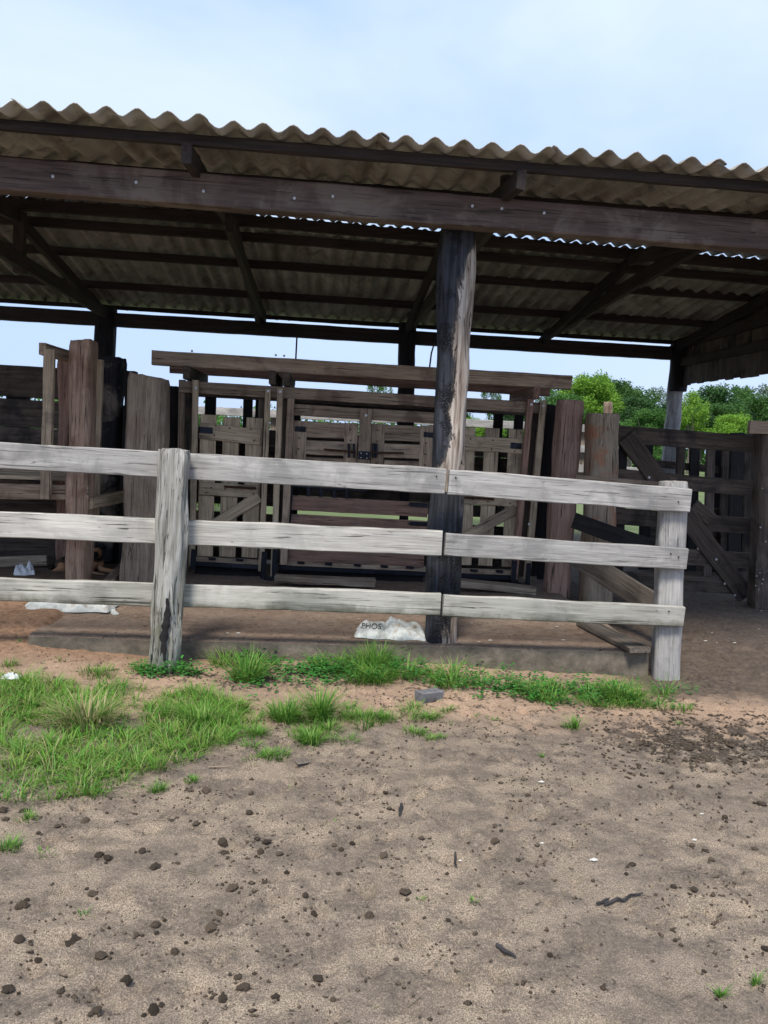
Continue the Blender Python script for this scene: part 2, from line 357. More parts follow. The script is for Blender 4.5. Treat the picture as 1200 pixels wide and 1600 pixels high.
# ------------------------------------------------------------------ object helpers
W = {}
def reg(o, Mw, parent=None):
    W[o] = Mw
    if parent is not None:
        o.parent = parent; o.matrix_local = W[parent].inverted() @ Mw
    else: o.matrix_local = Mw
    return o
def tag(o, label=None, cat=None, group=None, kind=None):
    if label: o['label'] = label
    if cat: o['category'] = cat
    if group: o['group'] = group
    if kind: o['kind'] = kind
    return o
def empty(name, loc, label, cat, group=None):
    o = bpy.data.objects.new(name, None); COL.objects.link(o); o.empty_display_size = .1
    reg(o, Matrix.Translation(loc)); return tag(o, label, cat, group)
def mesh_obj(name, V, F, mat, Mw=None, parent=None, smooth=True, sharp=38, tint=None):
    me = bpy.data.meshes.new(name)
    if isinstance(F, np.ndarray):
        k = F.shape[1]; nV, nF = len(V), len(F)
        me.vertices.add(nV); me.vertices.foreach_set('co', np.asarray(V, np.float32).ravel())
        me.loops.add(nF * k); me.loops.foreach_set('vertex_index', F.astype(np.int32).ravel())
        me.polygons.add(nF); me.polygons.foreach_set('loop_start', np.arange(0, nF * k, k, dtype=np.int32))
        me.update(calc_edges=True)
    else:
        me.from_pydata([tuple(v) for v in V], [], F); me.update()
    if tint is not None:
        a = me.color_attributes.new('tint', 'FLOAT_COLOR', 'POINT')
        a.data.foreach_set('color', np.c_[tint, np.ones(len(tint))].astype(np.float32).ravel())
    if smooth:
        me.polygons.foreach_set('use_smooth', np.ones(len(me.polygons), bool))
        if sharp: me.set_sharp_from_angle(angle=R(sharp))
    me.materials.append(mat)
    o = bpy.data.objects.new(name, me); COL.objects.link(o)
    reg(o, Mw if Mw is not None else Matrix.Identity(4), parent); return o
def frame(p0, p1, wdir):
    x = (p1 - p0).normalized(); z = (wdir - x * wdir.dot(x)).normalized(); y = z.cross(x)
    m = Matrix((x, y, z)).transposed().to_4x4(); m.translation = p0; return m
def section(hw, ht, bev):
    return [(-ht, -hw + bev), (-ht + bev, -hw), (ht - bev, -hw), (ht, -hw + bev), (ht, hw - bev), (ht - bev, hw), (-ht + bev, hw), (-ht, hw - bev)]
def loft(rings):
    n = len(rings[0]); V = [v for r in rings for v in r]; F = []
    for i in range(len(rings) - 1):
        for j in range(n):
            a, b = i * n + j, i * n + (j + 1) % n
            F.append((a, a + n, b + n, b))
    F.append(tuple(range(n))); F.append(tuple(reversed(range((len(rings) - 1) * n, len(rings) * n))))
    return V, F
def board3(parent, name, p0, p1, wdir, w, t, mat, rough=1.0, bev=.005, label=None, w2=None, bow=0):
    """a sawn plank from p0 to p1: w wide along wdir, t thick, slightly uneven"""
    L = (p1 - p0).length; n = max(3, int(L / .12)); sd = random.random() * 100
    rings = []
    for i in range(n + 1):
        x = L * i / n; u = i / n; ww = w if w2 is None else w + (w2 - w) * u
        s = section(ww / 2, t / 2, min(bev, t / 4)); r = []
        e = bow * 4 * u * (1 - u)
        for k, (a, b) in enumerate(s):
            q = .0035 * rough * noise.noise(Vector((x * 3.1, k // 2 * 3.7, sd))) + .0015 * rough * noise.noise(Vector((x * 17, k * 2.7, sd)))
            e0 = (.006 * rough * noise.noise(Vector((k, sd, 1)))) if i in (0, n) else 0
            r.append((x + e0, a + q * (1 if a > 0 else -1) * .6, b + e + q * 1.4 * (1 if b > 0 else -1)))
        rings.append(r)
    V, F = loft(rings)
    o = mesh_obj(name, V, F, mat, frame(p0, p1, wdir), parent)
    if label: o['label'] = label
    return o
def pxm(Y): return Y / 1195.0
def bd(parent, name, a, b, wpx, Y, t, mat, Yb=None, **k):
    """plank whose front face centre line runs from pixel a to pixel b on the plane Y"""
    Yb = Y if Yb is None else Yb
    p0, p1 = P(a[0], a[1], Y + t / 2), P(b[0], b[1], Yb + t / 2)
    d = (p1 - p0).normalized()
    nrm = Vector((d.y, -d.x, 0)) if abs(d.z) < .5 else Vector((0, -1, 0))
    if nrm.y > 0: nrm = -nrm
    wdir = d.cross(nrm)
    if abs(wdir.z) > .3 and wdir.z < 0: wdir = -wdir
    return board3(parent, name, p0, p1, wdir, wpx * pxm((Y + Yb) / 2), t, mat, **k)
def post3(parent, name, p0, p1, w, dpt, mat, square=.5, lump=.012, taper=0, groove=.006, top_tilt=0, prof=None, label=None, sides=28):
    """hewn post from its top p0 to its foot p1"""
    L = (p1 - p0).length; n = max(6, int(L / .05)); sd = random.random() * 50; rings = []
    for i in range(n + 1):
        u = i / n; x = L * u; r = []
        sc = 1 + taper * u + (prof(u) if prof else 0)
        for j in range(sides):
            a = 2 * math.pi * j / sides; c, s = math.cos(a), math.sin(a)
            e = 2 + square * 6; rr = (abs(c) ** e + abs(s) ** e) ** (-1 / e)
            q = 1 + lump / w * 2 * noise.noise(Vector((c * 1.3, s * 1.3, x * 2.2 + sd))) * 2
            g = groove * (noise.noise(Vector((c * 5, s * 5, x * .9 + sd))) + .6 * noise.noise(Vector((c * 14, s * 14, x * 2 + sd))))
            yy, zz = c * rr * dpt / 2 * sc * q + c * g, s * rr * w / 2 * sc * q + s * g
            xe = 0
            if i == 0: yy *= .93; zz *= .93; xe = top_tilt * zz
            if i == 1: xe = top_tilt * zz * .6
            if i == 0: xe += .012 * noise.noise(Vector((yy * 20, zz * 20, sd)))
            r.append((x + xe, yy, zz))
        rings.append(r)
    V, F = loft(rings)
    o = mesh_obj(name, V, F, mat, frame(p0, p1, Vector((-1, 0, 0))), parent, sharp=50)
    if label: o['label'] = label
    return o
def pst(parent, name, a, b, wpx, Y, mat, dpt=None, **k):
    wd = wpx * pxm(Y); return post3(parent, name, P(a[0], a[1], Y), P(b[0], b[1], Y), wd, dpt or wd, mat, **k)
def thing_post(name, a, b, wpx, Y, mat, label, cat='post', **k):
    """a free-standing post that is one mesh and one thing"""
    o = pst(None, name, a, b, wpx, Y, mat, **k); return tag(o, label, cat, k.get('group'))
def bolt(parent, x, y, Y, r=.014, name='bolt', mat=None):
    p = P(x, y, Y); V, F = [], []
    for k, (rr, yy) in enumerate(((r, 0), (r, -.006), (r * .55, -.0065), (r * .5, -.014))):
        for j in range(10): V.append((rr * math.cos(j * .6283), yy, rr * math.sin(j * .6283)))
    for k in range(3):
        for j in range(10): F.append((k * 10 + j, k * 10 + (j + 1) % 10, k * 10 + 10 + (j + 1) % 10, k * 10 + 10 + j))
    F.append(tuple(range(30, 40)))
    return mesh_obj(name, V, F, mat or M['bolt'], Matrix.Translation(p), parent)
def tube(parent, name, pts, r, mat, sides=8):
    rings = []
    for i, p in enumerate(pts):
        d = (pts[min(i + 1, len(pts) - 1)] - pts[max(i - 1, 0)]).normalized()
        u = d.cross(Vector((.1, .3, 1))).normalized(); v = d.cross(u); rr = r[i] if isinstance(r, list) else r
        rings.append([tuple(p - pts[0] + (u * math.cos(2 * math.pi * j / sides) + v * math.sin(2 * math.pi * j / sides)) * rr) for j in range(sides)])
    V, F = loft(rings)
    return mesh_obj(name, V, F, mat, Matrix.Translation(pts[0]), parent)
ZF = .13                              # shed floor level

# ------------------------------------------------------------------ ground
def sm(a, b, v):
    t = min(1, max(0, (v - a) / (b - a))); return t * t * (3 - 2 * t)
SLAB_Y = 5.46
HOOF = {}
for _k in range(700):
    hx, hy = (random.uniform(-2.6, 3.0), random.uniform(1.7, 5.0)) if _k < 540 else (random.uniform(2.5, 4.2), random.uniform(5.0, 8.0))
    hp = (hx, hy, random.uniform(.035, .07), random.uniform(.008, .028), random.uniform(0, 3.14))
    for a in (-1, 0, 1):
        for b in (-1, 0, 1): HOOF.setdefault((int(hx // .2) + a, int(hy // .2) + b), []).append(hp)
def hoof(x, y):
    z = 0
    for hx, hy, r_, d_, an in HOOF.get((int(x // .2), int(y // .2)), ()):
        u = ((x - hx) * math.cos(an) + (y - hy) * math.sin(an)) / r_; v = (-(x - hx) * math.sin(an) + (y - hy) * math.cos(an)) / (r_ * .7)
        q = u * u + v * v
        if q < 6: z -= d_ * math.exp(-q * 1.3) - d_ * .55 * math.exp(-(math.sqrt(q) - 1.35) ** 2 * 7)
    return z
def gz(x, y):
    z = .02 * noise.noise(Vector((x * .9, y * .9, 0))) + .011 * noise.noise(Vector((x * 4, y * 4, 3)))
    z += .007 * noise.noise(Vector((x * 14, y * 14, 5))) + (.005 * noise.noise(Vector((x * 33, y * 33, 6))) if y < 6 else 0)
    z += hoof(x, y) if y < 8.2 else 0
    z -= .05 * sm(.3, 2.5, x) * sm(3, 5, y)
    z += (ZF - .0) * sm(5.2, 6.0, y) * sm(-1.75, -2.02, x)               # earth mound left of the slab
    z += .035 * sm(4.9, 5.4, y) * sm(-.9, -1.9, x)
    z += .14 * sm(6.0, 8.0, y) * sm(2.3, 3.0, x) + .03 * noise.noise(Vector((x * 6, y * 6, 8))) * sm(5.2, 5.8, y) * sm(2.4, 2.8, x)
    z += .10 * sm(10, 14, y)
    return z - (.2 * sm(5.75, 5.95, y) * sm(-1.85, -1.7, x) * sm(2.48, 2.30, x)) * (1 - sm(9.5, 11, y))
def ground():
    def axis(segs):
        out = []
        for a, b, s in segs:
            out += list(np.arange(a, b, s))
        return out + [segs[-1][1]]
    xs = axis([(-900, -60, 60), (-60, -8, 4), (-8, -3.2, .3), (-3.2, 3.6, .022), (3.6, 8, .3), (8, 60, 4), (60, 900, 60)])
    ys = axis([(-30, 1, 2), (1, 1.6, .2), (1.6, 5.6, .022), (5.6, 7.2, .035), (7.2, 14, .3), (14, 60, 3), (60, 1500, 60)])
    nx = len(xs); V = np.array([(x, y, gz(x, y)) for y in ys for x in xs], np.float32)
    i = np.arange(len(ys) - 1)[:, None] * nx + np.arange(nx - 1)[None, :]; i = i.ravel()
    F = np.stack([i, i + 1, i + nx + 1, i + nx], 1)
    o = mesh_obj('ground', V, F, M['ground'], sharp=None); tag(o, kind='structure')
ground()
def slab():
    """concrete floor of the shed: uneven top, broken front edge"""
    x0, x1 = -1.98, 2.52; V, F = [], []; xs = np.arange(x0, x1 + .001, .05); ys = [SLAB_Y] + list(np.arange(SLAB_Y + .04, 9.2, .08))
    n = len(xs)
    def tz(x, y): return ZF + .006 * noise.noise(Vector((x * 2, y * 2, 1))) + .005 * noise.noise(Vector((x * 9, y * 9, 2)))
    def fy(x): return SLAB_Y + .025 * noise.noise(Vector((x * 1.5, 0, 4))) + .012 * noise.noise(Vector((x * 8, 0, 7)))
    for y in ys:
        for x in xs:
            yy = fy(x) if y == SLAB_Y else y
            V.append((x, yy + (0 if y > SLAB_Y else 0), tz(x, yy) - (.012 if y == SLAB_Y else 0)))
    for j in range(len(ys) - 1):
        for i in range(n - 1): a = j * n + i; F.append((a, a + 1, a + n + 1, a + n))
    b0 = len(V)
    for k, zz in enumerate((.085, .02, -.12)):
        for x in xs: V.append((x, fy(x) - .006 - .008 * k + .01 * noise.noise(Vector((x * 7, zz * 20, 3))), zz))
    rows = [list(range(n))] + [list(range(b0 + k * n, b0 + k * n + n)) for k in range(3)]
    for a, b in zip(rows, rows[1:]):
        for i in range(n - 1): F.append((b[i], b[i + 1], a[i + 1], a[i]))
    for side, sgn in ((0, 1), (n - 1, -1)):
        b1 = len(V)
        for j, y in enumerate(ys): V.append((xs[side], y, -.12))
        for j in range(len(ys) - 1):
            q = (j * n + side, (j + 1) * n + side, b1 + j + 1, b1 + j); F.append(q if sgn > 0 else q[::-1])
    o = mesh_obj('concrete_floor', V, F, M['floor'], sharp=50); tag(o, kind='structure')
slab()

# ------------------------------------------------------------------ the shed
YB = 5.38; YR = 11.1; YRIDGE = 8.05
TX = [P(x, 500, YR).x for x in (163, 405, 635, 850, 1057)]
XG = TX[-1]
def zf(y): return 3.42 + .118 * (y - 4.8)
def zr(y): return 3.785 - .142 * (y - YRIDGE)
shed = empty('open_shed', (0, YB, 0), 'long open-sided cattle shed with corrugated grey roof on dark timber trusses', 'shed')
def sag(x): return .0135 * max(0, x + .6)
def sheet(xc, y0, y1, z0, z1, k, xw=0):
    """one corrugated fibre-cement sheet: six waves and a bit, with thickness"""
    wav = .177; wd = 6 * wav + .05; nx = 49; ny = 10; V, F = [], []; th = .006
    for s in (0, 1):
        for j in range(ny + 1):
            for i in range(nx):
                x = wd * i / (nx - 1); u = j / ny
                z = z0 + (z1 - z0) * u - sag(x + xc) * (u if y0 < 6 else 1 - u) + .026 * math.cos(2 * math.pi * (x + (k % 1)) / wav) + (th if s == 0 else 0)
                z += .004 * noise.noise(Vector((x * 1.5 + k * 9, u * 3, 0))) + .008 * (i / (nx - 1)) 
                V.append((x, y0 + (y1 - y0) * u + (.012 * noise.noise(Vector((x * 9 + xc, 1, 0))) + .008 * noise.noise(Vector((x * 30 + xc, 4, 0))) if j == 0 else 0), z))
    m = nx * (ny + 1)
    for j in range(ny):
        for i in range(nx - 1):
            a = j * nx + i; F.append((a, a + 1, a + nx + 1, a + nx)); F.append((m + a + nx, m + a + nx + 1, m + a + 1, m + a))
    for i in range(nx - 1): F.append((i, m + i, m + i + 1, i + 1)); a = ny * nx + i; F.append((a, a + 1, m + a + 1, m + a))
    for j in range(ny): a = j * nx; F.append((a, a + nx, m + a + nx, m + a)); a += nx - 1; F.append((a, m + a, m + a + nx, a + nx))
    return V, F
xs0 = P(20, 165, 4.8).x - .0
for k in range(-5, 8):
    x0 = xs0 + k * 1.062
    if x0 > XG + .2: continue
    dy = random.uniform(-.03, .03); dz = random.uniform(-.007, .007)
    V, F = sheet(x0, 4.80 + dy, YRIDGE + .02, zf(4.80) + dz, zf(YRIDGE + .02) + .012, 0)
    mesh_obj('roof_sheet', V, F, M['roof'], Matrix.Translation((x0 + random.uniform(-.006, .006), 0, 0)) @ Matrix.Rotation(random.uniform(-.003, .003), 4, 'Z'), shed, sharp=None)
    gap = random.uniform(.0, .03)
    V, F = sheet(x0, YRIDGE + gap, 11.46 + dy, zr(YRIDGE) - .012 + random.uniform(-.012, .008) + (.047 if x0 < -.9 else .020), zr(11.46), 0)
    mesh_obj('roof_sheet', V, F, M['roof'], Matrix.Translation((x0, 0, 0)), shed, sharp=None)
XL, XRr = -7.2, XG + .25
def xbeam(name, y, ztop, h, t, mat, x0=XL, x1=XRr, dz=0, **k):
    return board3(shed, name, Vector((x0, y, ztop - h / 2)), Vector((x1, y, ztop - h / 2 + dz)), Vector((0, 0, 1)), h, t, mat, **k)
amp = .030
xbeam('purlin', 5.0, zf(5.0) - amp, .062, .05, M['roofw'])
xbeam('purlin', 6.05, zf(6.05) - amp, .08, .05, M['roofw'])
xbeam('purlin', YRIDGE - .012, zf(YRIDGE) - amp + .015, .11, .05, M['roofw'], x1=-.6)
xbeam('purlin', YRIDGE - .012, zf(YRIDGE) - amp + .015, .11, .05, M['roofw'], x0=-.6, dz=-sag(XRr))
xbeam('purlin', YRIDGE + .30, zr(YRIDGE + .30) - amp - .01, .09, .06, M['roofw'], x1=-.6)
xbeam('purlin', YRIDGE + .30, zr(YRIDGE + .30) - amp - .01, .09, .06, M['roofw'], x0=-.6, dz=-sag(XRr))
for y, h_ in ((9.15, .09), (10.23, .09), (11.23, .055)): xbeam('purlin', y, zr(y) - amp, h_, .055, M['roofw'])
# the big front tie beam and the rear plate
a0, a1 = P(-60, 274 - 4.6, YB), P(1260, 376, YB)
board3(shed, 'front_beam', a0 + (a0 - a1) * .5, a1 + (a1 - a0) * .3, Vector((0, 0, 1)), .205, .13, M['beam'], bev=.008)
fb = W[shed.children[-1]] if False else None
a0, a1 = P(0, 489, YR), P(1060, 553, YR)
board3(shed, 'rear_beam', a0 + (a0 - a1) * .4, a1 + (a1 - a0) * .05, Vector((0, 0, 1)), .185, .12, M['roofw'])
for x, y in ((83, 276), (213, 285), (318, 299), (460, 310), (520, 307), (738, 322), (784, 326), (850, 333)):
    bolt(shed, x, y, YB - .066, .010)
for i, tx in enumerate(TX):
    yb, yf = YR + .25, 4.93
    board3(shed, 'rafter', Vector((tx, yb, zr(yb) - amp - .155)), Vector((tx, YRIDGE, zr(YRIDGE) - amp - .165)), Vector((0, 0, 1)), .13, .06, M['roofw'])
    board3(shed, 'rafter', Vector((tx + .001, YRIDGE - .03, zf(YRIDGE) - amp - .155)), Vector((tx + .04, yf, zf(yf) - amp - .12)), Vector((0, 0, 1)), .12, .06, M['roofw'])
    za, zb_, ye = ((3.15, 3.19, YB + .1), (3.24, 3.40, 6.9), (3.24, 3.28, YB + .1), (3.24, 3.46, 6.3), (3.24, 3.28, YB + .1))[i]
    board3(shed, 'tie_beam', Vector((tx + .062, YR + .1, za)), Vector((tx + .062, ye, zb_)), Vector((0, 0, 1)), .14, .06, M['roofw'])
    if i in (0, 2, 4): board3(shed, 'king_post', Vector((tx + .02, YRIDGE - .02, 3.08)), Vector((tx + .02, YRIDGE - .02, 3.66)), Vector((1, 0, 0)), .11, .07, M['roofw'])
for x, y0, y1 in ((305, 243, 272), (790, 275, 305)):
    bd(shed, 'cleat', (x, y0), (x - 1, y1), 14, YB + .02, .05, M['roofw'])
# posts
for (xa, ya, xb, yb, w_) in ((166, 478, 160, 750, 28), (637, 505, 629, 800, 26)):
    pst(shed, 'roof_post', (xa, ya), (xb, yb), w_, YR, M['blackw'], square=.25)
pst(shed, 'roof_post', (1062, 540), (1043, 745), 22, YR, M['silver'], square=.15, lump=.02, label='thin rear roof post, black above and bleached pale below')
pst(shed, 'post_cap', (1063, 535), (1058, 612), 26, YR - .02, M['blackw'], square=.3)
pst(shed, 'roof_post', (716, 351), (688, 1007), 53, 5.63, M['bigpost'], square=.12, lump=.016, groove=.008,
    prof=lambda u: -.06 * math.sin(math.pi * u) - .02, label='thick front roof post, half burnt black and half bare grey wood')
# gable planks on the right end
gy = YR + .1; k = 0
while gy > 5.0:
    wd = random.uniform(.17, .21); top = (zr(gy) if gy > YRIDGE else zf(gy)) - .06; bot = 2.62 + random.uniform(-.015, .015)
    if top - bot > .1:
        board3(shed, 'gable_plank', Vector((XG + .12, gy, top)), Vector((XG + .12, gy, bot)), Vector((0, 1, 0)), wd - random.choice((.004, .012)), .022, M['darkw'])
    gy -= wd
board3(shed, 'gable_rail', Vector((XG + .07, YR + .1, 2.96)), Vector((XG + .07, 5.2, 2.96)), Vector((0, 0, 1)), .12, .05, M['roofw'])
# hanging wires
t = empty('hanging_wire', P(464, 531, 9.2), 'thin iron rod hanging above the left part of the chute', 'wire')
tube(t, 'rod', [P(464, 525, 9.2), P(463, 545, 9.2), P(460, 602, 9.2)], .010, M['rust'])
t = empty('hanging_wire', P(678, 540, 9.2), 'slanting thin iron rod hanging just left of the thick burnt post', 'wire')
tube(t, 'rod', [P(679, 535, 9.2), P(674, 552, 9.2), P(668, 600, 9.2)], .010, M['rust'])

# ------------------------------------------------------------------ front fence
fence = empty('rail_fence', G(255, 1045), 'low fence of three pale weathered rails in front of the shed', 'fence')
YF = 5.29
for a, b, w_, m, lb in (((-160, 701.5), (696, 752), 39.5, 'silver', 'top left rail, silver grey'), ((701, 753), (1078, 782), 39, 'silver', 'top right rail, silver grey'),
                    ((-160, 812), (690, 848.5), 39.5, 'silver_warm', 'middle left rail, the palest of the rails'), ((695, 850), (1072, 873.5), 36, 'silver', 'middle right rail'),
                    ((-160, 915), (688, 944), 36, 'silver_algae', 'bottom left rail, mossy along its lower edge'), ((692, 945.5), (1067, 963.5), 35, 'silver_algae', 'bottom right rail, mossy along its lower edge')):
    ob = bd(fence, 'rail', a, b, w_, YF, .042, M[m], bev=.006, rough=1.4, label=lb)
def split_prof(u): return -.10 + .04 * math.sin(u * 9) + .18 * sm(.35, .8, u) - .04 * sm(.85, 1, u)
pst(fence, 'post', (276, 702), (257, 1052), 42, YF - .10, M['split'], square=.1, lump=.02, groove=.022, prof=split_prof, dpt=.17, label='left post, forked and cracked')
pst(fence, 'post_splinter', (255, 702), (244, 1046), 15, YF - .09, M['split'], square=.1, lump=.012, groove=.008, dpt=.08)
def bark_void():
    """the long dark rotten hollow low in the left post"""
    c0, c1 = P(261, 935, YF - .215), P(256, 1034, YF - .225)
    rings = []
    for i in range(17):
        u = i / 16; c = c0.lerp(c1, u) + Vector((.008 * math.sin(u * 7), 0, 0)); r = (.021 * math.sin(math.pi * min(.98, max(.04, u))) ** .7 + .003) * (1 + .35 * noise.noise(Vector((u * 6, 2, 1))))
        rings.append([tuple(c + Vector((math.cos(a) * r * (1 + .3 * math.sin(i * 2.1)), math.sin(a) * .010, 0))) for a in np.linspace(0, 2 * math.pi, 9)[:-1]])
    V, F = loft(rings); mesh_obj('hollow', V, F, M['blackw'], None, fence)
bark_void()
tp = pst(fence, 'post', (1052, 752), (1038, 1080), 42, YF + .13, M['silver'], square=.7, lump=.006, dpt=.14, label='right end post, squared and grey')
for x, y in ((262, 722), (268, 735), (258, 832), (250, 925), (1060, 784), (1060, 870), (1045, 955), (1048, 865), (682, 744), (712, 746)): bolt(fence, x, y, YF - .001, .005, 'nail', M['rust'])

# ------------------------------------------------------------------ free-standing posts
GP = 'hewn corral posts beside the chute'
thing_post('corral_post', (131, 533), (122, 908), 32, 7.25, M['post'], 'tall square reddish brown post left of the chute, in front of the dog', square=.8, dpt=.24, top_tilt=.1)
thing_post('corral_post', (176, 559), (165, 874), 34, 8.45, M['charred'], 'black charred post with pale scars between two brown posts', square=.6)
thing_post('corral_post', (234, 588), (222, 908), 59, 7.45, M['postgrey'], 'widest brown-grey post just left of the chute', square=.75, dpt=.25, top_tilt=-.12)
thing_post('corral_post', (891, 626), (868, 930), 40, 7.75, M['purpost'], 'purplish brown post with a burnt corner right of the chute', square=.35, top_tilt=.02, taper=-.06)
thing_post('corral_post', (942, 646), (930, 938), 47, 7.55, M['rustpost'], 'grey-green post with a rusty orange foot beside the dark gate', square=.45)
thing_post('corral_post', (205, 580), (197, 880), 16, 8.3, M['blackw'], 'thin black strip standing in for the dark gap between the charred and the widest post', square=.7)  # black upright added as the shade of the gap between two posts
thing_post('corral_post', (271, 604), (268, 890), 18, 8.3, M['blackw'], 'short black plank post between the widest post and the chute', square=.8)
thing_post('corral_post', (102, 563), (98, 900), 17, 8.2, M['red'], 'dark reddish post behind the tall reddish post', square=.6)
bd(None, 'plank', (157, 562), (149, 835), 9, 7.6, .05, M['tan'])
tag(bpy.context.scene.objects['plank'], 'thin pale upright plank between the reddish and the charred post', 'plank')

# ------------------------------------------------------------------ left: plank wall and platform
t = empty('plank_wall', P(0, 860, 8.6), 'dark wall of wide horizontal planks at the far left of the shed', 'wall')
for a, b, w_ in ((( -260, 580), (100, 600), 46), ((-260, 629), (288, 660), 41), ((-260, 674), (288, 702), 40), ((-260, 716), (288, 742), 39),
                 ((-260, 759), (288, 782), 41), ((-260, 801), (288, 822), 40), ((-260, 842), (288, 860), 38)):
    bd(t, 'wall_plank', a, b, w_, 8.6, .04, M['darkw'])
bd(t, 'wall_post', (30, 574), (22, 900), 30, 8.66, .12, M['blackw'])
t = empty('loading_platform', P(77, 780, 7.2), 'raised wooden platform with a thin guard rail at the far left', 'platform')
bd(t, 'upright', (78, 546), (72, 779), 15, 7.05, .05, M['tan'])
bd(t, 'guard_rail', (66, 545), (118, 560), 17, 7.05, .07, M['brown'], Yb=7.5)
bd(t, 'front_board', (-160, 764), (139, 770), 23, 7.15, .05, M['brown'])
for k_ in range(4):
    y0 = 7.25 + k_ * .26; z0 = P(0, 742, 7.3).z - .01
    board3(t, 'deck_board', Vector((-5.2, y0 + .1, z0 + .004 * k_)), Vector((P(112, 742, y0).x, y0 + .1, z0 + .004 * k_)), Vector((0, 1, 0)), .24, .04, M['tan'])
bd(t, 'back_rail', (-160, 734), (112, 741), 14, 7.9, .05, M['brown'])
t2 = bd(None, 'timber_stub', (137, 787), (200, 774), 16, 7.15, .09, M['tan'], Yb=8.1)
tag(t2, 'short tan timber jutting sideways beside the reddish post', 'timber')
t2 = bd(None, 'loose_plank', (-120, 883), (74, 875), 15, 7.9, .05, M['postgrey'])
tag(t2, 'grey weathered plank lying on the ground against the far left wall', 'plank')
t2 = board3(None, 'loose_plank', G(170, 912, ZF + .02), G(203, 874, ZF + .02), Vector((0, 0, 1)), .07, .10, M['postgrey'], rough=2)
tag(t2, 'brown kerb timber running back across the floor beside the dog', 'plank')

# ------------------------------------------------------------------ cattle chute
YC = 7.95; YC2 = 8.85
ch = empty('cattle_chute', P(570, 900, YC), 'brown wooden squeeze chute with plank doors in the middle of the shed', 'cattle chute')
bd(ch, 'top_beam', (238, 559), (892, 598), 21.5, YC - .05, .08, M['brown'])
bd(ch, 'top_beam', (266, 572), (858, 609), 21, YC2, .08, M['red'])
bd(ch, 'upper_rail', (281, 604), (853, 638), 17.5, YC + .02, .06, M['brown'])
bd(ch, 'upper_rail', (300, 611), (846, 643), 16, YC2 - .05, .06, M['darkw'])
for x, y in ((293, 583), (426, 591), (447, 593), (836, 614)):
    p = P(x, y, YC - .02); board3(ch, 'cross_piece', Vector((p.x, YC - .08, p.z)), Vector((p.x + .02, YC2 + .12, p.z)), Vector((0, 0, 1)), .13, .07, M['darkw' if x < 830 else 'red'])
# front uprights
for a, b, w_, m, dy in (((285, 594), (278, 900), 9, 'brown', .05), ((306, 594), (300, 884), 9, 'tan', -.05), ((419, 608), (408, 892), 8.5, 'tan', -.05),
                    ((438, 607), (427, 905), 9, 'tan', -.05), ((455, 623), (443, 882), 11, 'brown', -.04), ((829, 624), (803, 905), 10, 'red', -.05), ((849, 626), (823, 905), 10, 'tan', -.05)):
    bd(ch, 'upright', a, b, w_, YC + dy, .05, M[m])
for a, b, w_ in (((296, 600), (290, 890), 12), ((412, 612), (402, 880), 14), ((445, 612), (434, 880), 13), ((839, 632), (813, 900), 14), ((691, 625), (676, 890), 14)):
    bd(ch, 'inner_upright', a, b, w_, YC + .10, .05, M['darkw'])
for x, y in ((306, 606), (419, 611), (438, 612), (830, 632), (849, 634), (572, 649), (835, 819), (438, 815)):
    bolt(ch, x - (y - 606) * .04 * (y > 700), y, YC - .052, .014)
for x, y in ((300, 548.5), (431, 555), (444, 556)): bolt(ch, x, y, YC - .02, .012)
# rear side of the chute
for a, b, w_ in (((330, 605), (322, 870), 16), ((388, 612), (380, 870), 14), ((405, 612), (396, 870), 10), ((465, 612), (456, 870), 12), ((640, 625), (628, 870), 14), ((780, 632), (764, 880), 14), ((812, 632), (795, 880), 14)):
    bd(ch, 'rear_upright', a, b, w_, YC2 - .02, .06, M['blackw'])
for y, w_ in ((686, 24), (711, 25), (736, 25), (761, 25), (783, 19), (818, 26), (845, 27), (866, 20)):
    bd(ch, 'rear_board', (300, y - 8), (836, y + 20), w_, YC2 + .05, .03, M['darkw'])
bd(ch, 'rear_board', (440, 633), (692, 648), 17, YC2 + .05, .03, M['darkw'])
def picket_door(x0, x1, ytl, slats, rail1, rail2, diag, mirror):
    d = empty('picket_door', P((x0 + x1) / 2, 870, YC), '', '', None)
    for kk in ('label', 'category'): 
        if kk in d: del d[kk]
    d.parent = ch; d.matrix_local = W[ch].inverted() @ W[d]
    for xt, xb, w_, y0 in slats: bd(d, 'slat', (xt, y0), (xb, 868 + (xt - 320) * .035), w_, YC + .045, .022, M['tan'])
    for (a, b, w_) in (rail1, rail2): bd(d, 'door_rail', a, b, w_, YC + .017, .025, M['tan'])
    bd(d, 'diagonal_brace', diag[0], diag[1], 17, YC + .016, .024, M['tan'])
    return d
d1 = picket_door(312, 410, 648, ((326, 320, 24, 648), (362, 355, 25, 652), (398, 390, 25, 653)),
                 ((312, 673), (407, 683), 24), ((312, 763), (404, 769), 20), ((330, 823), (405, 776)), False)
bd(d1, 'hinge', (312, 672), (332, 673), 9, YC + .006, .008, M['iron'])
tube(d1, 'latch', [P(350, 760, YC - .01), P(400, 763, YC - .01)], .012, M['rust'])
d2 = picket_door(728, 815, 668, ((728, 722, 30, 668), (769, 758, 23, 669), (806, 794, 22, 671)),
                 ((700, 690), (817, 698), 23), ((700, 777), (812, 785), 16), ((722, 842), (806, 795)), True)
bd(d2, 'hinge', (798, 696), (815, 697), 9, YC + .006, .008, M['iron'])
tube(d2, 'latch', [P(726, 777, YC - .01), P(772, 780, YC - .01)], .012, M['rust'])
for d, pts in ((d1, ((337, 665), (359, 669), (392, 671), (335, 680), (397, 688), (330, 762), (352, 764), (322, 770), (396, 772))), (d2, ((735, 686), (770, 688), (768, 702), (804, 705), (738, 780), (762, 784), (797, 787)))):
    for x, y in pts: bolt(d, x, y, YC + .016, .008, 'nail', M['rust'])
